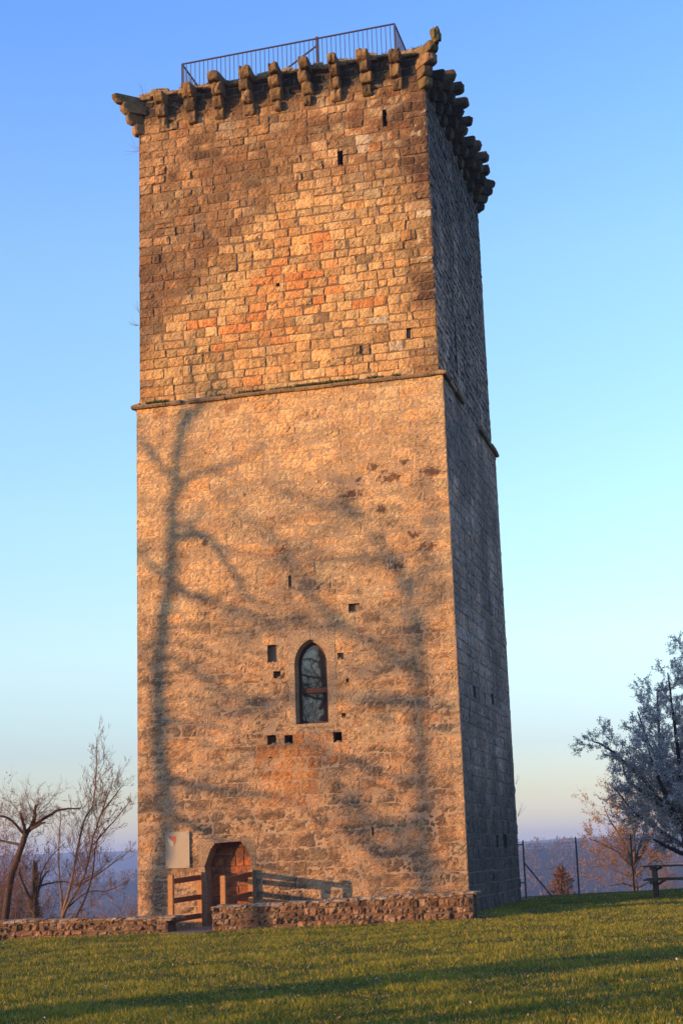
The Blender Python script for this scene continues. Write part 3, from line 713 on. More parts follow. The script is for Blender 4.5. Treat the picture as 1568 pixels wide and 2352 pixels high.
# ------------------------------------------------------------------ low walls
def col_rub(u, v):
    n = fbm(u*1.6, v*2.5, 77, 3)*.5
    c = mixc((.16, .088, .05), (.32, .19, .11), sst(-.3, .4, n)); return mixc(c, (.07, .04, .028), .7*sst(.0, .35, fbm(u*3.2, v*6, 90, 2)*.5))
def low_wall(name, label, x0, x1, y, th, ztop, zbot, ret=None):
    t = thing(name, label, 'wall', ((x0+x1)/2, y, 0)); st = MB(); mm = MB()
    a = Wall((0, y, 0), (1, 0, 0), (0, -1, 0))
    segs = int((x1-x0)/2.2)+1
    zt_ = lambda x: ztop(x)
    for i in range(segs):
        xa = x0+(x1-x0)*i/segs; xb = x0+(x1-x0)*(i+1)/segs; zz = zt_((xa+xb)/2)
        walling(st, mm, a, xa, xb, zbot, zz-.02, (.09, .20), (.10, .34), .007, .024, .024, col_rub, quoin=False, topj=.05, wob=.022, rough=.03, step=.05, mcol=(.12, .075, .05), var=.3, ero=.25)
        b2 = Wall((0, y+th, 0), (-1, 0, 0), (0, 1, 0)); walling(st, mm, b2, -xb, -xa, zbot, zz-.02, (.16, .26), (.25, .5), .02, .05, .02, col_rub, quoin=False, topj=.05, step=.2)
    for xe, nn in ((x0, -1), (x1, 1)):
        e = Wall((xe, 0, 0), (0, -nn*-1, 0), (nn, 0, 0)); e = Wall((xe-nn*.03, 0, 0), (0, 1 if nn > 0 else -1, 0), (nn, 0, 0))
        ua, ub = (y+.02, y+th-.02) if nn > 0 else (-(y+th-.02), -(y+.02))
        walling(st, mm, e, ua, ub, zbot, zt_(xe)-.02, (.18, .28), (.25, .5), .02, .05, .02, col_rub, quoin=False, topj=.03, step=.12)
    if ret:
        y2 = ret; zz = zt_(x1)
        e = Wall((x1, 0, 0), (0, 1, 0), (1, 0, 0)); walling(st, mm, e, y+th-.03, y2, zbot, zz-.02, (.16, .26), (.25, .5), .02, .05, .02, col_side, quoin=False, topj=.04, step=.15)  # outer face of the return takes the shade-darkened side colour
        e = Wall((x1-th, 0, 0), (0, -1, 0), (-1, 0, 0)); walling(st, mm, e, -y2, -(y+th), zbot, zz-.02, (.16, .26), (.25, .5), .02, .05, .02, col_rub, quoin=False, topj=.04, step=.2)
    st.build('stonework', M_rubble, t); mm.build('mortar', M_mortar, t)
    cp = MB()
    def caprow(xa, ya, xb, yb, wd):
        L_ = math.hypot(xb-xa, yb-ya); s_ = 0
        while s_ < L_:
            l_ = random.uniform(.18, .45); m_ = min((s_+l_/2)/L_, 1); X = xa+(xb-xa)*m_; Y = ya+(yb-ya)*m_
            for k in (-1, 1):
                hh = random.uniform(.035, .06)
                o_ = k*wd*.25
                ox, oy = (0, o_) if ya == yb else (o_, 0)
                rock(cp, (X+ox, Y+oy, zt_(X)-.05+random.uniform(-.01, .015)), ((l_/2*1.05, wd*.27) if ya == yb else (wd*.27, l_/2*1.05))+(hh,), mixc((.20, .12, .07), (.32, .25, .19), random.random()), random.uniform(-.1, .1), n=3, amp=.5)
            s_ += l_*.94
    caprow(x0, y+th/2, x1, y+th/2, th)
    if ret: caprow(x1-th/2, y+th, x1-th/2, ret, th)
    cp.build('coping', M_rubble, t); return t
low_wall('low_stone_wall', 'low rubble wall running in front of the tower to the right of the wooden rails', -5.83, .60, -3.0, .6, lambda x: .49+(x+5.83)/6.43*.20, -.35, ret=.0)
low_wall('low_stone_wall', 'low rubble wall to the left of the wooden rails with bare trees behind it', -22., -6.99, -3.0, .62, lambda x: .28, -.9)

# path between the gate posts
pm = MB(); pm.box((-6.40, -1.75, -.14), (.56, 1.9, .05), (.20, .15, .12)); po = pm.build('path', M_mortar); tag(po, kind='structure')
# ------------------------------------------------------------------ wooden rails
def rails(label, xf, yf, zf, zfb, xb, yb, zb_, zbb, hs):
    t = thing('wooden_railing', label, 'railing', (xf, yf, zfb), 'wooden railings at the tower door')
    W1, W2 = (.34, .155, .06), (.20, .065, .025)
    for (x, y, z0, z1) in ((xf, yf, zfb, zf), (xb, yb, zbb, zb_)):
        m_ = MB(); w_ = .062
        m_.add([(x-w_, y-w_, z0), (x+w_, y-w_, z0), (x+w_, y+w_, z0), (x-w_, y+w_, z0), (x-w_, y-w_, z1-.02), (x+w_, y-w_, z1-.02), (x+w_, y+w_, z1-.02), (x-w_, y+w_, z1-.02),
                (x-w_*.75, y-w_*.75, z1), (x+w_*.75, y-w_*.75, z1), (x+w_*.75, y+w_*.75, z1), (x-w_*.75, y+w_*.75, z1)],
               [(0, 1, 5, 4), (1, 2, 6, 5), (2, 3, 7, 6), (3, 0, 4, 7), (4, 5, 9, 8), (5, 6, 10, 9), (6, 7, 11, 10), (7, 4, 8, 11), (8, 9, 10, 11)], W1)
        m_.build('post', M_wood, t)
    for (a_, b_) in hs:
        m_ = MB(); m_.bar((xf+.0, yf+.06, a_), (xb, yb-.06, b_), .045, .13, W2); m_.build('rail', M_wood, t)
pL = aty(393, 2009, -2.72); pLb = aty(461, 1990, -.12); pR = aty(655, 2565*.784, -2.3)
xR, zR = front(654*.784, 2565*.784, -2.2)[0], front(654*.784, 2565*.784, -2.2)[1]
xRb, zRb = front(735*.784, 2550*.784, -.12)
xLb, zLb = front(586*.784, 2557*.784, -.12)
rails('wooden post and rail barrier on the left side of the tower doorway', pL[0], -2.72, pL[2], .2, xLb, -.12, zLb+.02, -.35, ((pL[2]-.17, zLb-.12), (pL[2]-.64, zLb-.62), (pL[2]-1.10, zLb-1.10)))
rails('wooden post and rail barrier on the right side of the doorway, above the low wall', xR, -2.2, zR, -.15, xRb, -.12, zRb+.02, -.35, ((zR-.14, zRb-.10), (zR-.62, zRb-.60), (zR-1.05, zRb-1.08)))

# ------------------------------------------------------------------ wire fence
FY = 11.7
posts = [(1208, 2071, 1197, 1948), (1330, 2064, 1321, 1941), (1457, 2059, 1445, 1936)]
fx = [float(aty(a, b, FY)[0]) for a, b, _, _ in posts]; stepx = (fx[2]-fx[0])/2
xs = fx + [fx[2]+stepx*k for k in range(1, 6)]
fence = thing('wire_fence', 'wire mesh fence on thin dark metal posts between the tower and the blossoming tree', 'fence', (xs[0], FY, 0))
for x in xs:
    z = ground_z(x, FY); m_ = MB(); m_.tube([(x, FY, z-.3), (x, FY, z+1.83)], [.032, .028], 8); m_.tube([(x, FY, z+1.83), (x, FY, z+1.88)], [.028, .004], 8); m_.build('post', M_metal, fence)
m_ = MB(); z = ground_z(xs[0], FY); m_.tube([(xs[0], FY-.03, z+1.15), (xs[0]+.92, FY-.03, z-.05)], [.026, .026], 8); m_.build('brace', M_metal, fence)
for dz in (.5, 1.72):
    m_ = MB(); m_.tube([(xs[0]-.42, FY, z+dz), (xs[0], FY, z+dz)], [.022, .022], 6); m_.build('bracket', M_metal, fence)
m_ = MB(); r_ = .0028; H = 1.72; X0, X1 = xs[0], xs[-1]; p = .085
k = X0-H
while k < X1:
    for sgn in (1, -1):
        a = max(0, X0-k); b = min(H, X1-k)
        if b > a+.02:
            z0 = ground_z(k, FY)+.03
            za, zb = (a, b) if sgn > 0 else (H-a, H-b)
            m_.tube([(k+a, FY+.034, z0+za), (k+b, FY+.034, z0+zb)], [r_, r_], 3)
    k += p
for zz in (.05, .9, 1.72): m_.tube([(X0, FY+.034, z+zz), (X1, FY+.034, ground_z(X1, FY)+zz)], [.004, .004], 4)
m_.build('mesh', M_metal, fence)

# ------------------------------------------------------------------ picnic table
PX, PY = float(aty(1476, 1990, 6)[0]), 6.0
pz = ground_z(PX+1, PY)+.0; ztp = float(aty(1476, 1988, 6)[2])
pt = thing('picnic_table', 'dark wooden picnic table with attached benches in the shade beside the wire fence', 'table', (PX+1, PY, pz))
Wc = (.07, .045, .03)
def plank(name, x0, x1, y, z, w_, h_): m_ = MB(); m_.box(((x0+x1)/2, y, z), ((x1-x0)/2, w_/2, h_/2), Wc, jit=.003); m_.build(name, M_wood, pt)
H_ = ztp-pz; PL = 1.9
m_ = MB()
for k in range(5): m_.box((PX+PL/2, PY-.3+.15*k, ztp-.025), (PL/2, .068, .022), Wc, jit=.004)
m_.build('tabletop', M_wood, pt)
for sy in (-1, 1):
    m_ = MB()
    for k in range(2): m_.box((PX+.02+PL/2, PY+sy*(.62+.15*k), pz+H_*.56), (PL/2, .068, .024), Wc, jit=.004)
    m_.build('bench', M_wood, pt)
for X in (PX+.24, PX+PL-.24):
    m_ = MB(); m_.box((X, PY, pz+H_*.56-.07), (.045, .86, .045), Wc); m_.box((X, PY, ztp-.09), (.045, .36, .04), Wc); m_.build('crossbar', M_wood, pt)
    for sy in (-1, 1):
        m_ = MB(); m_.bar((X+.07, PY+sy*.42, pz-.1), (X+.07, PY+sy*.22, ztp-.05), .12, .13, Wc, up=(0, 1, 0)); m_.build('leg', M_wood, pt)
for X, q in ((PX+.31, 1), (PX+PL-.31, -1)):
    m_ = MB(); m_.bar((X, PY, pz+H_*.36), (X+q*.3, PY, pz+H_*.55), .06, .07, Wc); m_.build('brace', M_wood, pt)
    m_ = MB(); m_.bar((X, PY, pz+H_*.82), (X+q*.22, PY, ztp-.05), .06, .07, Wc); m_.build('brace', M_wood, pt)

# ------------------------------------------------------------------ trees
class Tree:
    def __init__(s, seed=0): s.r = random.Random(seed); s.limb = MB(); s.tw = MB(); s.ends = []
    def smooth(s, pts, rad, sub=4):
        P = [Vector(p) for p in pts]; out = []; ro = []
        for i in range(len(P)-1):
            p0 = P[max(i-1, 0)]; p1 = P[i]; p2 = P[i+1]; p3 = P[min(i+2, len(P)-1)]
            for j in range(sub):
                t = j/sub
                q = 0.5*((2*p1)+(p2-p0)*t+(2*p0-5*p1+4*p2-p3)*t*t+(3*p1-p0-3*p2+p3)*t**3)
                out.append(q); ro.append(rad[i]*(1-t)+rad[i+1]*t)
        out.append(P[-1]); ro.append(rad[-1]); return out, ro
    def rvec(s): return Vector((s.r.gauss(0, 1), s.r.gauss(0, 1), s.r.gauss(0, 1)))
    def stem(s, pts, r0, r1, col=(.09, .06, .04), k=8):
        n = len(pts); rad = [r0+(r1-r0)*(i/(n-1)) for i in range(n)]
        P, R_ = s.smooth(pts, rad)
        P = [p+s.rvec()*.012*(r0*6+.3) for p in P]
        s.limb.tube(P, R_, k, col); return P, R_
    def grow(s, p, d, L_, r, lvl, maxl, up=.12, wig=.22, kids=5, kl=.55, col=(.10, .065, .045), ang=.7, droop=0.0, tcol=None):
        n = 5 if lvl < maxl else 4; pts = [Vector(p)]; d = Vector(d).normalized(); rad = [r]
        for i in range(n):
            d = (d + s.rvec()*wig*.5 + Vector((0, 0, up-droop*(i/n)))).normalized(); pts.append(pts[-1]+d*(L_/n)); rad.append(r*(1-.75*(i+1)/n))
        c = col if (lvl < 2 or tcol is None) else tcol
        (s.limb if r > .03 else s.tw).tube(pts, rad, 6 if r > .05 else (4 if r > .015 else 3), c)
        if lvl >= maxl: s.ends.append((pts, lvl)); return
        s.ends.append((pts, lvl))
        for k in range(kids):
            t = s.r.uniform(.2, 1.0)*n; i = min(n-1, int(t)); q = pts[i].lerp(pts[i+1], t-i); dd = (pts[i+1]-pts[i]).normalized()
            sd = s.rvec(); sd = (sd-dd*sd.dot(dd)).normalized(); nd = (dd*math.cos(ang)+sd*math.sin(ang))
            s.grow(q, nd, L_*kl*s.r.uniform(.7, 1.2), max(.0045, r*.5*(1-.4*t/n)), lvl+1, maxl, up, wig, kids, kl, col, ang, droop, tcol)
    def dress(s, P, R_, every, L_, maxl=2, start=.15, up=.12, ang=.9, rr=.45, **kw):
        """side shoots along a stem"""
        acc = 0; tot = sum((P[i+1]-P[i]).length for i in range(len(P)-1)); run = 0
        for i in range(len(P)-1):
            sg_ = (P[i+1]-P[i]); acc += sg_.length; run += sg_.length
            while acc > every:
                acc -= every*s.r.uniform(.7, 1.3)
                if run/tot < start: continue
                dd = sg_.normalized(); sd = s.rvec(); sd = (sd-dd*sd.dot(dd)).normalized(); q = P[i]
                s.grow(q, dd*math.cos(ang)+sd*math.sin(ang), L_*s.r.uniform(.5, 1.2)*(1.15-.5*run/tot), max(.006, R_[i]*rr), 1, maxl, up=up, ang=s.r.uniform(.5, .9), **kw)
    def build(s, name, label, loc, group=None, extra=None, cat='tree'):
        t = thing(name, label, cat, loc, group)
        s.limb.build('trunk', M_bark, t, smooth=True)
        c = s.tw.build('crown', M_twig, t)
        if extra: extra(t)
        return t
def buds(tr, size, per, col0, col1, minlvl=2, spread=.03):
    """little leaf / bud / petal quads scattered along the outer twigs"""
    rr = np.random.default_rng(len(tr.ends)); P = []
    for pts, lvl in tr.ends:
        if lvl < minlvl: continue
        L_ = sum((pts[i+1]-pts[i]).length for i in range(len(pts)-1)); n = max(1, int(L_*per))
        for _ in range(n):
            t = tr.r.uniform(0.1, 1)*(len(pts)-1); i = min(len(pts)-2, int(t)); P.append(pts[i].lerp(pts[i+1], t-i))
    P = np.array([tuple(p) for p in P]); n = len(P)
    if n == 0: return None
    P = P + rr.normal(0, spread, (n, 3))
    a = rr.normal(size=(n, 3)); a /= np.linalg.norm(a, axis=1)[:, None]; b = rr.normal(size=(n, 3)); b -= a*(a*b).sum(1)[:, None]; b /= np.linalg.norm(b, axis=1)[:, None]
    sz = (size*rr.uniform(.5, 1.2, n))[:, None]
    V = np.stack([P-a*sz, P-b*sz*.8, P+a*sz, P+b*sz*.8], 1).reshape(-1, 3); F = np.arange(4*n).reshape(n, 4)
    t = rr.random((n, 1))**1.2; col = np.repeat(np.array(col0)*(1-t)+np.array(col1)*t, 4, axis=0)
    return V, F, col
def D(pts, y, dy=0.0, seed=0):
    r = random.Random(seed); out = []
    for i, (a, b) in enumerate(pts): out.append(tuple(aty(a, b, y+dy*i/max(1, len(pts)-1))))
    return out

BROWN_T, RUST, GREYB = (.06, .036, .026), (.19, .09, .045), (.11, .085, .07)
# pollarded leaning tree, far left
t = Tree(1); Y = 7.
P, R_ = t.stem(D([(8, 2150), (12, 2113), (25, 2021), (45, 1958), (60, 1916)], Y), .14, .095, BROWN_T)
A1 = t.stem(D([(60, 1916), (77, 1891), (81, 1868), (84, 1850)], Y), .09, .04, BROWN_T); A2 = t.stem(D([(60, 1918), (54, 1890), (48, 1868)], Y, -.5), .075, .03, BROWN_T)
A3 = t.stem(D([(70, 1905), (100, 1881), (135, 1861), (160, 1858), (186, 1856)], Y, .5), .06, .015, BROWN_T); A4 = t.stem(D([(72, 1905), (95, 1892), (104, 1889)], Y, -.6), .06, .02, BROWN_T)
A5 = t.stem(D([(55, 1915), (20, 1880), (-15, 1872)], Y, -.6), .05, .02, BROWN_T); A6 = t.stem(D([(50, 1940), (20, 1935), (-20, 1925)], Y, .6), .05, .02, BROWN_T)
for a_, e_, l_ in ((A1, .05, 1.2), (A2, .055, 1.1), (A3, .12, .6), (A4, .15, .4), (A5, .06, 1.0), (A6, .08, .9)):
    t.dress(a_[0], a_[1], e_, l_, maxl=3, start=.35 if a_ in (A1, A2) else .2, up=.07, kids=5, rr=.2, wig=.45, tcol=(.15, .07, .04))
t.dress(P[3:], R_[3:], .16, .9, maxl=3, start=.3, up=.06, kids=5, rr=.1, wig=.4, tcol=(.15, .07, .04))
t.build('bare_tree', 'leaning bare tree with a thick stubby fork, at the left edge of the view', P[0], 'bare trees left of the tower')
# tall twin-stemmed tree
t = Tree(2); Y = 8.
B1 = t.stem(D([(140, 2145), (145, 2101), (162, 2036), (175, 1971), (185, 1921), (197, 1878), (215, 1846), (220, 1796), (222, 1746), (221, 1706)], Y, .6), .060, .010, (.19, .12, .075))
B2 = t.stem(D([(142, 2140), (148, 2096), (190, 2021), (207, 1958), (217, 1916), (237, 1858), (250, 1821), (262, 1786)], Y, -.6), .060, .010, (.12, .075, .05))
B3 = t.stem(D([(165, 2140), (175, 2106), (200, 2051), (215, 1996), (221, 1940), (240, 1900)], Y, -1.0), .05, .01, BROWN_T)
B4 = t.stem(D([(190, 2030), (230, 2005), (270, 1975), (302, 1950)], Y, -.5), .03, .008, BROWN_T); B5 = t.stem(D([(215, 1940), (250, 1900), (280, 1865), (300, 1840)], Y, -.5), .03, .008, BROWN_T)
B6 = t.stem(D([(155, 2085), (200, 2050), (250, 2045), (300, 2020)], Y, -.5), .03, .008, BROWN_T)
B7 = t.stem(D([(232, 1870), (262, 1830), (285, 1800)], Y, .5), .03, .008, BROWN_T)
for a_, e_, l_, u_ in ((B1, .09, 1.05, .2), (B2, .085, 1.1, .17), (B3, .16, .8, .15), (B4, .13, .6, .15), (B5, .12, .6, .15), (B6, .16, .6, .15), (B7, .12, .6, .15)):
    t.dress(a_[0], a_[1], e_, l_, maxl=3, start=.25, up=u_, kids=4, rr=.3, tcol=(.15, .085, .055))
bd = buds(t, .020, 1.0, (.16, .09, .06), (.11, .07, .05), 2, .01)
t.build('bare_tree', 'tall bare tree with two slender stems, close to the left side of the tower', B1[0][0], 'bare trees left of the tower', extra=lambda o: raw_mesh('buds', *bd, M_petal, o))
# dark dense one between them
t = Tree(3); Y = 9.
C1 = t.stem(D([(82, 2150), (82, 2105), (80, 2046), (78, 2000), (80, 1975)], Y), .13, .03, (.05, .035, .025)); C2 = t.stem(D([(78, 2075), (62, 2050), (50, 2020), (45, 1995)], Y, -.6), .07, .02, (.05, .035, .025))
C3 = t.stem(D([(84, 2060), (100, 2015), (115, 1998)], Y, .6), .05, .015, (.05, .035, .025)); C4 = t.stem(D([(88, 2035), (110, 2030), (150, 2025), (185, 2038)], Y, .6), .04, .012, (.05, .035, .025))
C5 = t.stem(D([(90, 2030), (100, 1995), (125, 1960), (150, 1935)], Y, -.4), .03, .01, (.05, .035, .025))
for a_ in (C1, C2, C3, C4, C5): t.dress(a_[0], a_[1], .13, .7, maxl=3, up=.15, kids=4, rr=.2, start=.3, tcol=(.10, .06, .04))
t.build('bare_tree', 'dark crooked bare tree with low spreading boughs, between the leaning tree and the twin-stemmed one', C1[0][0], 'bare trees left of the tower')
# slim pale sapling
t = Tree(4); Y = 10.
E1 = t.stem(D([(145, 2140), (142, 2071), (136, 1996), (137, 1921), (140, 1880), (139, 1862)], Y), .045, .006, (.16, .10, .07))
t.dress(E1[0], E1[1], .12, .75, maxl=3, up=.22, kids=3, rr=.35, start=.2, tcol=(.17, .10, .07))
t.build('bare_sapling', 'slim bare sapling standing straight behind the twin-stemmed tree', E1[0][0], 'bare trees left of the tower')
# thicket at the left
def shrub(name, label, x0, y0, Yd, hgt, n, seed, col, spread=.8, group=None, budcol=None, cat='shrub', per=5, bsz=.03):
    t = Tree(seed); b = Vector(aty(x0, y0, Yd)); b.z = min(b.z, ground_z(b.x, b.y)+.05)
    for i in range(n):
        a = t.r.uniform(0, 6.28); q = t.r.uniform(.15, spread)
        t.grow(b+Vector((math.cos(a)*.12, math.sin(a)*.12, 0)), (math.cos(a)*q, math.sin(a)*q, 1), hgt*t.r.uniform(.55, 1), .035 if hgt > 2 else .02, 0, 3, up=.10, kids=6, kl=.5, col=col, tcol=col)
    bd_ = buds(t, bsz, per, *(budcol or (col, col)), 2, .02)
    return t.build(name, label, b, group, extra=(lambda o: raw_mesh('leaves', *bd_, M_petal, o)) if bd_ else None, cat=cat)
shrub('shrub', 'rusty bare shrub at the far left behind the leaning tree', -25, 2120, 12., 5.2, 13, 11, RUST, .6, 'shrubs behind the low wall', ((.22, .11, .05), (.14, .08, .04)))
shrub('shrub', 'rusty bare shrub right of the leaning trunk', 32, 2120, 11., 3.6, 10, 12, (.15, .08, .045), .6, 'shrubs behind the low wall', ((.22, .11, .05), (.14, .08, .04)))
shrub('shrub', 'small orange-tinged shrub behind the base of the tall twin-stemmed tree', 178, 2125, 9., 1.6, 8, 13, RUST, .8, 'shrubs behind the low wall', ((.3, .14, .05), (.2, .1, .04)))
shrub('shrub', 'orange-tinged shrub between the twin-stemmed tree and the tower', 245, 2120, 10., 2.2, 9, 14, RUST, .9, 'shrubs behind the low wall', ((.34, .16, .055), (.2, .1, .04)))
shrub('shrub', 'low brown shrub close to the left foot of the tower', 288, 2120, 7., 1.3, 8, 15, (.13, .08, .05), .9, 'shrubs behind the low wall', ((.2, .11, .05), (.13, .08, .04)))
shrub('shrub', 'low brown shrub beneath the dark crooked tree', 110, 2125, 8., 1.5, 9, 16, (.12, .07, .045), .9, 'shrubs behind the low wall', ((.2, .11, .05), (.13, .08, .04)))
# narrow conifer
def conifer(label, x, ytop, ybase, Yd, wid, col0, col1, seed, flare=.75, n=9000):
    top = Vector(aty(x, ytop, Yd)); bs = Vector(aty(x, ybase, Yd)); gz = ground_z(bs.x, bs.y); bs.z = min(bs.z, gz)
    r = np.random.default_rng(seed); t = thing('conifer', label, 'tree', bs); m_ = MB(); m_.tube([bs, (bs.x, bs.y, top.z-.2)], [.09, .01], 6, (.06, .04, .03)); m_.build('trunk', M_bark, t)
    h = r.random(n)**1.15; a = r.random(n)*6.28; hh = top.z-bs.z; w_ = wid*(1-h)**(1.35-flare*.6)*(.7+.3*np.sin(h*31+a*3))*r.random(n)**.55
    P = np.stack([bs.x+np.cos(a)*w_, bs.y+np.sin(a)*w_, bs.z+.2+h*(hh-.2)], 1)
    d = np.stack([np.cos(a)*.5, np.sin(a)*.5, np.full(n, .6)], 1)+r.normal(0, .35, (n, 3)); s_ = .13
    q = r.normal(0, 1, (n, 3))*.018
    V = np.stack([P-q, P+q, P+d*s_], 1).reshape(-1, 3); tt = r.random((n, 1)); cc = np.repeat(np.array(col0)*(1-tt)+np.array(col1)*tt, 3, axis=0)
    raw_mesh('crown', V, np.arange(3*n).reshape(n, 3), cc, M_twig, t)
conifer('small dark narrow conifer between the bare trees on the left', 80, 1986, 2125, 13., .42, (.02, .028, .015), (.05, .045, .025), 5)
conifer('small russet cone-shaped tree seen through the wire mesh fence', 1293, 1992, 2100, 26., 1.5, (.30, .13, .055), (.15, .08, .04), 6, 1.3, 5000)

# sunlit tree in young leaf behind the fence
t = Tree(21); Y = 33.
def mk(pts, r0, r1, dy=0., e=.20, l_=1.5, st=.15):
    a_ = t.stem(D(pts, Y, dy), r0*.8, r1, (.13, .08, .05)); t.dress(a_[0], a_[1], e, l_, maxl=3, start=st, up=.12, kids=5, rr=.22, tcol=(.24, .13, .06)); return a_
m0 = mk([(1470, 2090), (1462, 2050), (1455, 2010), (1452, 1975)], .12, .09, 0, .4, 1.4, .4)
mk([(1455, 2000), (1420, 1960), (1385, 1940), (1350, 1925)], .08, .015, -1); mk([(1452, 1980), (1425, 1925), (1400, 1885), (1385, 1850)], .1, .012, 1)
mk([(1455, 1985), (1455, 1920), (1440, 1865), (1420, 1820)], .1, .012, -1); mk([(1455, 1990), (1490, 1930), (1510, 1880), (1515, 1840)], .1, .012, 1)
mk([(1458, 2010), (1500, 1975), (1545, 1950)], .08, .015, -1); mk([(1460, 2020), (1425, 2005), (1390, 1990), (1365, 1992)], .06, .012, 1); mk([(1455, 1985), (1480, 1900), (1475, 1840)], .08, .012, 0)
mk([(1462, 2040), (1430, 2030), (1400, 2035)], .05, .012, -1, .3, 1.1); mk([(1464, 2040), (1500, 2020), (1540, 2015)], .05, .012, 1, .3, 1.1)
bd2 = buds(t, .036, 11.0, (.36, .19, .06), (.22, .12, .05), 2, .05)
t.build('budding_tree', 'sunlit tree coming into orange-green leaf, behind the fence posts and partly hidden by the blossom', m0[0][0], extra=lambda o: raw_mesh('leaves', *bd2, M_petal, o))
shrub('shrub', 'reddish bare shrub seen through the legs of the picnic table', 1535, 2090, 28., 2.6, 10, 31, (.2, .11, .06), .8, 'shrubs behind the fence', ((.36, .18, .06), (.22, .12, .05)))
shrub('shrub', 'low reddish shrub between the two right fence posts', 1400, 2092, 28., 1.6, 9, 32, (.2, .11, .06), .9, 'shrubs behind the fence', ((.36, .18, .06), (.22, .12, .05)))

# blossoming tree on the right
t = Tree(41); Y = 12.5; BK = (.045, .032, .028)
tr0 = t.stem(D([(1605, 2095), (1600, 2040), (1590, 1980), (1578, 1920)], Y), .24, .17, BK)
limbs = [([(1582, 1940), (1525, 1850), (1460, 1775), (1400, 1722), (1356, 1700)], -1.0), ([(1580, 1920), (1535, 1800), (1490, 1710), (1462, 1635)], 1.0), ([(1578, 1915), (1560, 1760), (1545, 1640), (1532, 1545)], -1.6),
         ([(1580, 1950), (1510, 1905), (1450, 1860), (1415, 1815)], 1.3), ([(1580, 1905), (1598, 1700), (1585, 1560), (1580, 1470)], .8), ([(1585, 1965), (1530, 1945), (1480, 1915)], -.8),
         ([(1590, 1920), (1660, 1760), (1720, 1640)], .5), ([(1590, 1940), (1700, 1860), (1790, 1790)], -1.), ([(1590, 1910), (1635, 1700), (1650, 1500)], -1.5), ([(1590, 1950), (1680, 1930), (1750, 1900)], 1.5),
         ([(1580, 1910), (1570, 1800), (1560, 1700)], 2.4), ([(1582, 1930), (1540, 1850), (1500, 1760), (1480, 1700)], -2.2), ([(1582, 1915), (1600, 1750), (1640, 1640)], 2.4), ([(1575, 1890), (1520, 1760), (1510, 1640), (1508, 1590)], 1.8),
         ([(1545, 1880), (1490, 1830), (1440, 1790), (1425, 1740)], 2.0)]
for pts, dy in limbs:
    a_ = t.stem(D(pts, Y, dy), .09, .02, BK)
    t.dress(a_[0], a_[1], .115, .95, maxl=3, start=.2, up=.06, kids=5, kl=.55, rr=.2, tcol=(.05, .038, .034))
bd3 = buds(t, .024, 58.0, (.40, .35, .35), (.76, .68, .67), 2, .026)
print('petals', len(bd3[1]))
t.build('blossoming_tree', 'large tree covered in white blossom at the right edge, above the picnic table', tr0[0][0], extra=lambda o: raw_mesh('blossom', *bd3, M_petal, o))

# ------------------------------------------------------------------ big bare trees to the left of and behind the camera, which throw the shadows
TS = Vector(TOSUN)
def S(pts, dist, spread=0.0):
    out = []
    for i, (a, b) in enumerate(pts):
        x, z = front(a, b); q = Vector((x, 0, z)) + TS*(dist+spread*i/max(1, len(pts)-1))/math.cos(SUN_EL); out.append(tuple(q))
    return out
t = Tree(51); DS = 27.
base = S([(372, 2060)], DS)[0]; gz = ground_z(base[0], base[1])
G = (.16, .12, .09)
T0 = t.stem([(base[0], base[1], gz-.3), (base[0], base[1], gz+1.5)]+S([(368, 2060), (378, 1960), (385, 1880), (368, 1750), (366, 1568), (372, 1440), (390, 1330), (396, 1220), (402, 1100), (412, 1000), (425, 940)], DS), .23, .09, G)
brs = [([(368, 1760), (420, 1800), (520, 1815), (620, 1830), (700, 1855), (760, 1890)], 4, .10), ([(372, 1850), (430, 1890), (500, 1925), (560, 1955), (640, 2000), (700, 2020)], -3, .10),
       ([(385, 1330), (440, 1370), (520, 1390), (590, 1420), (640, 1450)], 5, .09), ([(395, 1240), (470, 1230), (520, 1290), (560, 1350), (610, 1400)], -4, .12), ([(372, 1500), (430, 1530), (520, 1590), (600, 1620)], 3, .07),
       ([(400, 1130), (450, 1090), (520, 1070), (600, 1030), (640, 1010)], 3, .08), ([(415, 1000), (450, 940), (480, 900), (515, 880)], -2, .09), ([(402, 1100), (350, 1050), (320, 1000), (280, 960)], 3, .07),
       ([(390, 1330), (340, 1290), (290, 1240)], -3, .07), ([(370, 1560), (320, 1500), (280, 1450)], 3, .06), ([(366, 1650), (420, 1660), (500, 1670), (560, 1690)], -3, .05), ([(385, 1880), (340, 1850), (300, 1870)], 3, .06),
       ([(420, 960), (440, 860), (430, 760)], 0, .05)]
for pts, dy, r in brs:
    a_ = t.stem(S(pts, DS, dy), r*1.15, .02, G); t.dress(a_[0], a_[1], .6, 1.3, maxl=2, start=.2, up=.0, kids=4, rr=.5, tcol=G)
t.build('bare_tree', 'tall bare tree out of view, its trunk shadow running up the tower wall', (base[0], base[1], gz), 'shadow-casting trees')
t = Tree(52); DS = 42.
base = S([(985, 2060)], DS)[0]; gz = ground_z(base[0], base[1])
T0 = t.stem([(base[0], base[1], gz-.3), (base[0], base[1], gz+3)]+S([(975, 2000), (975, 1900), (968, 1750), (962, 1650), (968, 1560), (950, 1470)], DS), .17, .12, G)
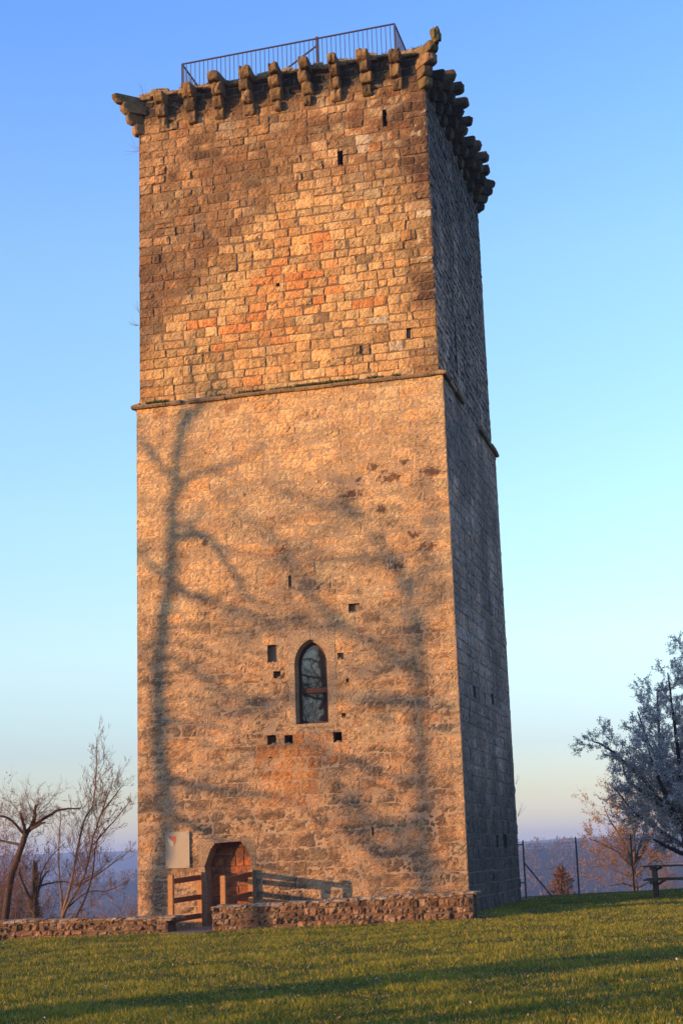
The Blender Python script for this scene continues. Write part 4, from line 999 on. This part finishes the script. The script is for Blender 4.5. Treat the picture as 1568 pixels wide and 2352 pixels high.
brs = [([(968, 1560), (900, 1500), (800, 1450), (700, 1420), (600, 1340)], 6, .16), ([(960, 1480), (940, 1380), (900, 1280), (820, 1180), (760, 1090)], -6, .15), ([(965, 1600), (860, 1610), (760, 1600), (640, 1610), (540, 1600)], 5, .13),
       ([(970, 1800), (900, 1780), (830, 1760), (760, 1730)], -5, .12), ([(970, 1880), (900, 1900), (820, 1860), (770, 1800), (720, 1730)], 6, .2), ([(975, 1950), (900, 1960), (830, 1920), (780, 1860)], -5, .2),
       ([(950, 1470), (990, 1380), (1020, 1280)], 4, .1), ([(800, 1450), (700, 1350), (640, 1250), (560, 1180), (500, 1120)], 5, .12), ([(900, 1280), (800, 1280), (700, 1270), (620, 1300)], 5, .10), ([(820, 1180), (720, 1150), (620, 1130)], 5, .10),
       ([(900, 1900), (960, 1960), (1040, 1990)], 3, .14), ([(700, 1420), (560, 1460), (460, 1440)], 3, .1), ([(640, 1610), (520, 1640), (430, 1600)], 3, .1), ([(760, 1730), (660, 1700), (560, 1740)], 3, .09), ([(940, 1380), (1000, 1200), (960, 1080)], 3, .08)]
for pts, dy, r in brs:
    a_ = t.stem(S(pts, DS, dy), r*.95, .04, G); t.dress(a_[0], a_[1], .7, 1.8, maxl=2, start=.1, up=.0, kids=4, rr=.45, tcol=G)
t.build('bare_tree', 'spreading bare tree out of view, its boughs shading the tower wall', (base[0], base[1], gz), 'shadow-casting trees')
# tree mirrored in the window
t = Tree(53); bx, by = -13.0, -32.6; gz = ground_z(bx, by)
T0 = t.stem([(bx, by, gz-.3), (bx+.2, by, gz+3), (bx-.2, by+.3, gz+5.5), (bx+.5, by, gz+8.5), (bx+.2, by+.2, gz+12)], .68, .14, G)
t.stem([(bx+.9, by-.7, gz-.3), (bx+.7, by-.6, gz+3), (bx+.9, by-.9, gz+6), (bx+1.5, by-1.2, gz+9)], .42, .08, G)
for k in range(17):
    h = 3.2+k*.52; a = k*2.4
    t.grow((bx+.1, by, gz+h), (math.cos(a), math.sin(a), .45), 5.0-.12*k, .12-.004*k, 0, 3, up=.04, wig=.5, kids=8, kl=.55, col=G, ang=.8)
t.build('bare_tree', 'wide bare tree behind the viewer, mirrored in the arched window', (bx, by, gz), 'shadow-casting trees')

t = Tree(54); bx, by = -12.5, -38.6; gz = ground_z(bx, by)  # unseen tree added to cast shade on the near lawn
T0 = t.stem([(bx, by, gz-.3), (bx+.1, by+.2, gz+1.6), (bx-.2, by, gz+3.2), (bx, by+.3, gz+5)], .30, .08, G)
t.stem([(bx-.5, by+.8, gz-.3), (bx-.3, by+1.0, gz+1.8), (bx-.7, by+1.3, gz+4)], .22, .05, G)
for k in range(9): t.grow((bx, by, gz+1.3+k*.42), (math.cos(k*2.1), math.sin(k*2.1), .5), 2.4, .08, 0, 3, up=.05, wig=.4, kids=6, kl=.55, col=G, ang=.8)
t.build('bare_tree', 'short bushy bare tree out of view beside the viewer, added to shadow the near grass', (bx, by, gz), 'shadow-casting trees')

# ------------------------------------------------------------------ woods on the far hills
r = np.random.default_rng(99); n = 5200; V = []; Fc = []; Cc = []
pts = []
while len(pts) < n:
    y = r.uniform(380, 1150); x = CX - y*math.tan(r.uniform(-.08, .56)); pts.append((x, y, ground_z(x, y)))
P = np.array(pts); K = 26
base = np.repeat(P, K, axis=0); m = len(base)
hgt = np.repeat(r.uniform(4, 9, n), K); a = r.random(m)*6.28; h = r.random(m); rad = hgt*.38*np.sqrt(np.clip(1-(2*h-1.05)**2, 0, 1))*r.random(m)**.4
Q = base + np.stack([np.cos(a)*rad, np.sin(a)*rad, hgt*(.12+.88*h)], 1)
s_ = (hgt*.13)[:, None]; d1 = r.normal(size=(m, 3)); d1[:, 2] += .6; d2 = r.normal(size=(m, 3))
V = np.stack([Q-d2*s_*.35, Q+d2*s_*.35, Q+d1*s_*1.2], 1).reshape(-1, 3)
tt = np.repeat(r.random((n, 1)), K, axis=0); cc = np.array((.15, .085, .05))*(1-tt)+np.array((.06, .05, .035))*tt
o = raw_mesh('far_wood', V, np.arange(3*m).reshape(m, 3), np.repeat(cc, 3, axis=0), M_twig); tag(o, kind='stuff')

# ------------------------------------------------------------------ lawn
r = np.random.default_rng(5)
N1 = 520000
dist = 12.5 + 42*r.random(N1)**1.25
ang = math.radians(-14.3)+r.uniform(-.33, .33, N1)
gx = CX+np.sin(ang)*dist; gy = CY+np.cos(ang)*dist
keep = ~((gx > -9.2) & (gx < .64) & (gy > -3.05) & (gy < .1)) & ~((gx > -9.2) & (gx < .04) & (gy > 0)) & ~((gx < -6.9) & (gy > -3.0)) & ~((gx > -7.05) & (gx < -5.8) & (gy > -3.5)) & (gy < 13.5)
gx, gy = gx[keep], gy[keep]; n = len(gx)
zg = np.array([ground_z(float(a), float(b)) for a, b in zip(gx, gy)])
cl = np.array([1.25*noise.noise(Vector((float(a)*.8, float(b)*.8, 0))) + .8*noise.noise(Vector((float(a)*3.7, float(b)*3.7, 4))) for a, b in zip(gx, gy)])
h = (.026+.040*np.clip(cl+.3, 0, 1.4))*r.uniform(.5, 1.35, n)
h[r.random(n) < .004] *= 1.9
wd = r.uniform(.003, .0065, n)*(1+.03*np.hypot(gx-CX, gy-CY)); a = r.random(n)*6.28
lean = r.normal(0, .45, (n, 2))*h[:, None]
b0 = np.stack([gx-np.cos(a)*wd, gy-np.sin(a)*wd, zg-.005], 1); b1 = np.stack([gx+np.cos(a)*wd, gy+np.sin(a)*wd, zg-.005], 1)
tp = np.stack([gx+lean[:, 0], gy+lean[:, 1], zg+h], 1)
V = np.stack([b0, b1, tp], 1).reshape(-1, 3)
t_ = np.clip(.5+.45*cl+r.normal(0, .22, n), 0, 1)[:, None]
cc = np.array((.036, .068, .008))*(1-t_)+np.array((.28, .25, .03))*t_
dry = (r.random(n) < .07)[:, None]; cc = np.where(dry, np.array((.5, .30, .09)), cc)
o = raw_mesh('grass', V, np.arange(3*n).reshape(n, 3), np.repeat(cc, 3, axis=0), M_blade); tag(o, kind='stuff')
# fallen leaves, daisies
m_ = MB(); rr_ = random.Random(3)
for _ in range(1700):
    dd = 13+34*rr_.random()**1.1; a = math.radians(-14.3)+rr_.uniform(-.27, .27); x = CX+math.sin(a)*dd; y = CY+math.cos(a)*dd
    if y > -3.4 and x < 1: continue
    z = ground_z(x, y); k = rr_.random(); s_ = rr_.uniform(.012, .026)
    col = (.62, .52, .48) if k < .16 else ((.42, .15, .08) if k < .65 else (.45, .30, .12))
    p_ = Vector((x, y, z+rr_.uniform(.03, .075))); u_ = Vector((rr_.uniform(-1, 1), rr_.uniform(-1, 1), rr_.uniform(-.4, .4))).normalized(); v_ = u_.cross(Vector((rr_.uniform(-.6, .6), rr_.uniform(-.6, .6), 1))).normalized()
    m_.add([p_-u_*s_, p_-v_*s_*.6, p_+u_*s_, p_+v_*s_*.6], [(0, 1, 2, 3)], col)
o = m_.build('fallen_leaves', M_blade); tag(o, kind='stuff')

# dry weeds growing from the tower's joints
wm = MB(); rr_ = random.Random(8)
def weed(p, d, L_, n):
    for _ in range(n):
        q = Vector(p); dd = (Vector(d)+Vector((rr_.uniform(-.5, .5), rr_.uniform(-.2, .2), rr_.uniform(-.5, .5)))).normalized(); pts = [q]
        for _ in range(4): dd = (dd+Vector((rr_.uniform(-.25, .25), rr_.uniform(-.25, .25), rr_.uniform(-.1, .25)))).normalized(); q = q+dd*L_/4*rr_.uniform(.6, 1.2); pts.append(q)
        wm.tube(pts, [.005, .004, .003, .0025, .002], 3, (.12, .06, .04))
weed((-9.0, .4, 22.7), (-1, -.1, .3), .6, 6); weed((-9.0, .2, 17.0), (-1, 0, .5), .35, 8); weed((-9.0, .3, 17.4), (-1, -.1, 1), .5, 4)
weed((-8.4, -.1, 23.2), (.1, -.3, 1), 1.1, 3); weed((-8.6, -.3, 24.0), (-.2, -.2, 1), .6, 5); weed((0.05, 9.1, 2.6), (1, 0, 1.8), .5, 4); weed((0.05, 9.1, 3.6), (1, 0, 1.8), .4, 3)
wobj_ = wm.build('dry_weeds', M_twig, tower)

# ------------------------------------------------------------------ air
HAZE = 0.00032
if HAZE > 0:
    hm = MB(); hm.box((0, 0, -30), (4300, 4300, 78)); hz = hm.build('haze', bpy.data.materials.new('haze')); tag(hz, kind='stuff')
    m = hz.data.materials[0]; m.use_nodes = True; t_ = m.node_tree
    for nn in list(t_.nodes):
        if nn.type == 'BSDF_PRINCIPLED': t_.nodes.remove(nn)
    v_ = t_.nodes.new('ShaderNodeVolumePrincipled'); v_.inputs['Density'].default_value = HAZE; v_.inputs['Color'].default_value = (.36, .54, 1.0, 1); v_.inputs['Anisotropy'].default_value = 0.0
    t_.links.new(v_.outputs[0], t_.nodes['Material Output'].inputs['Volume'])
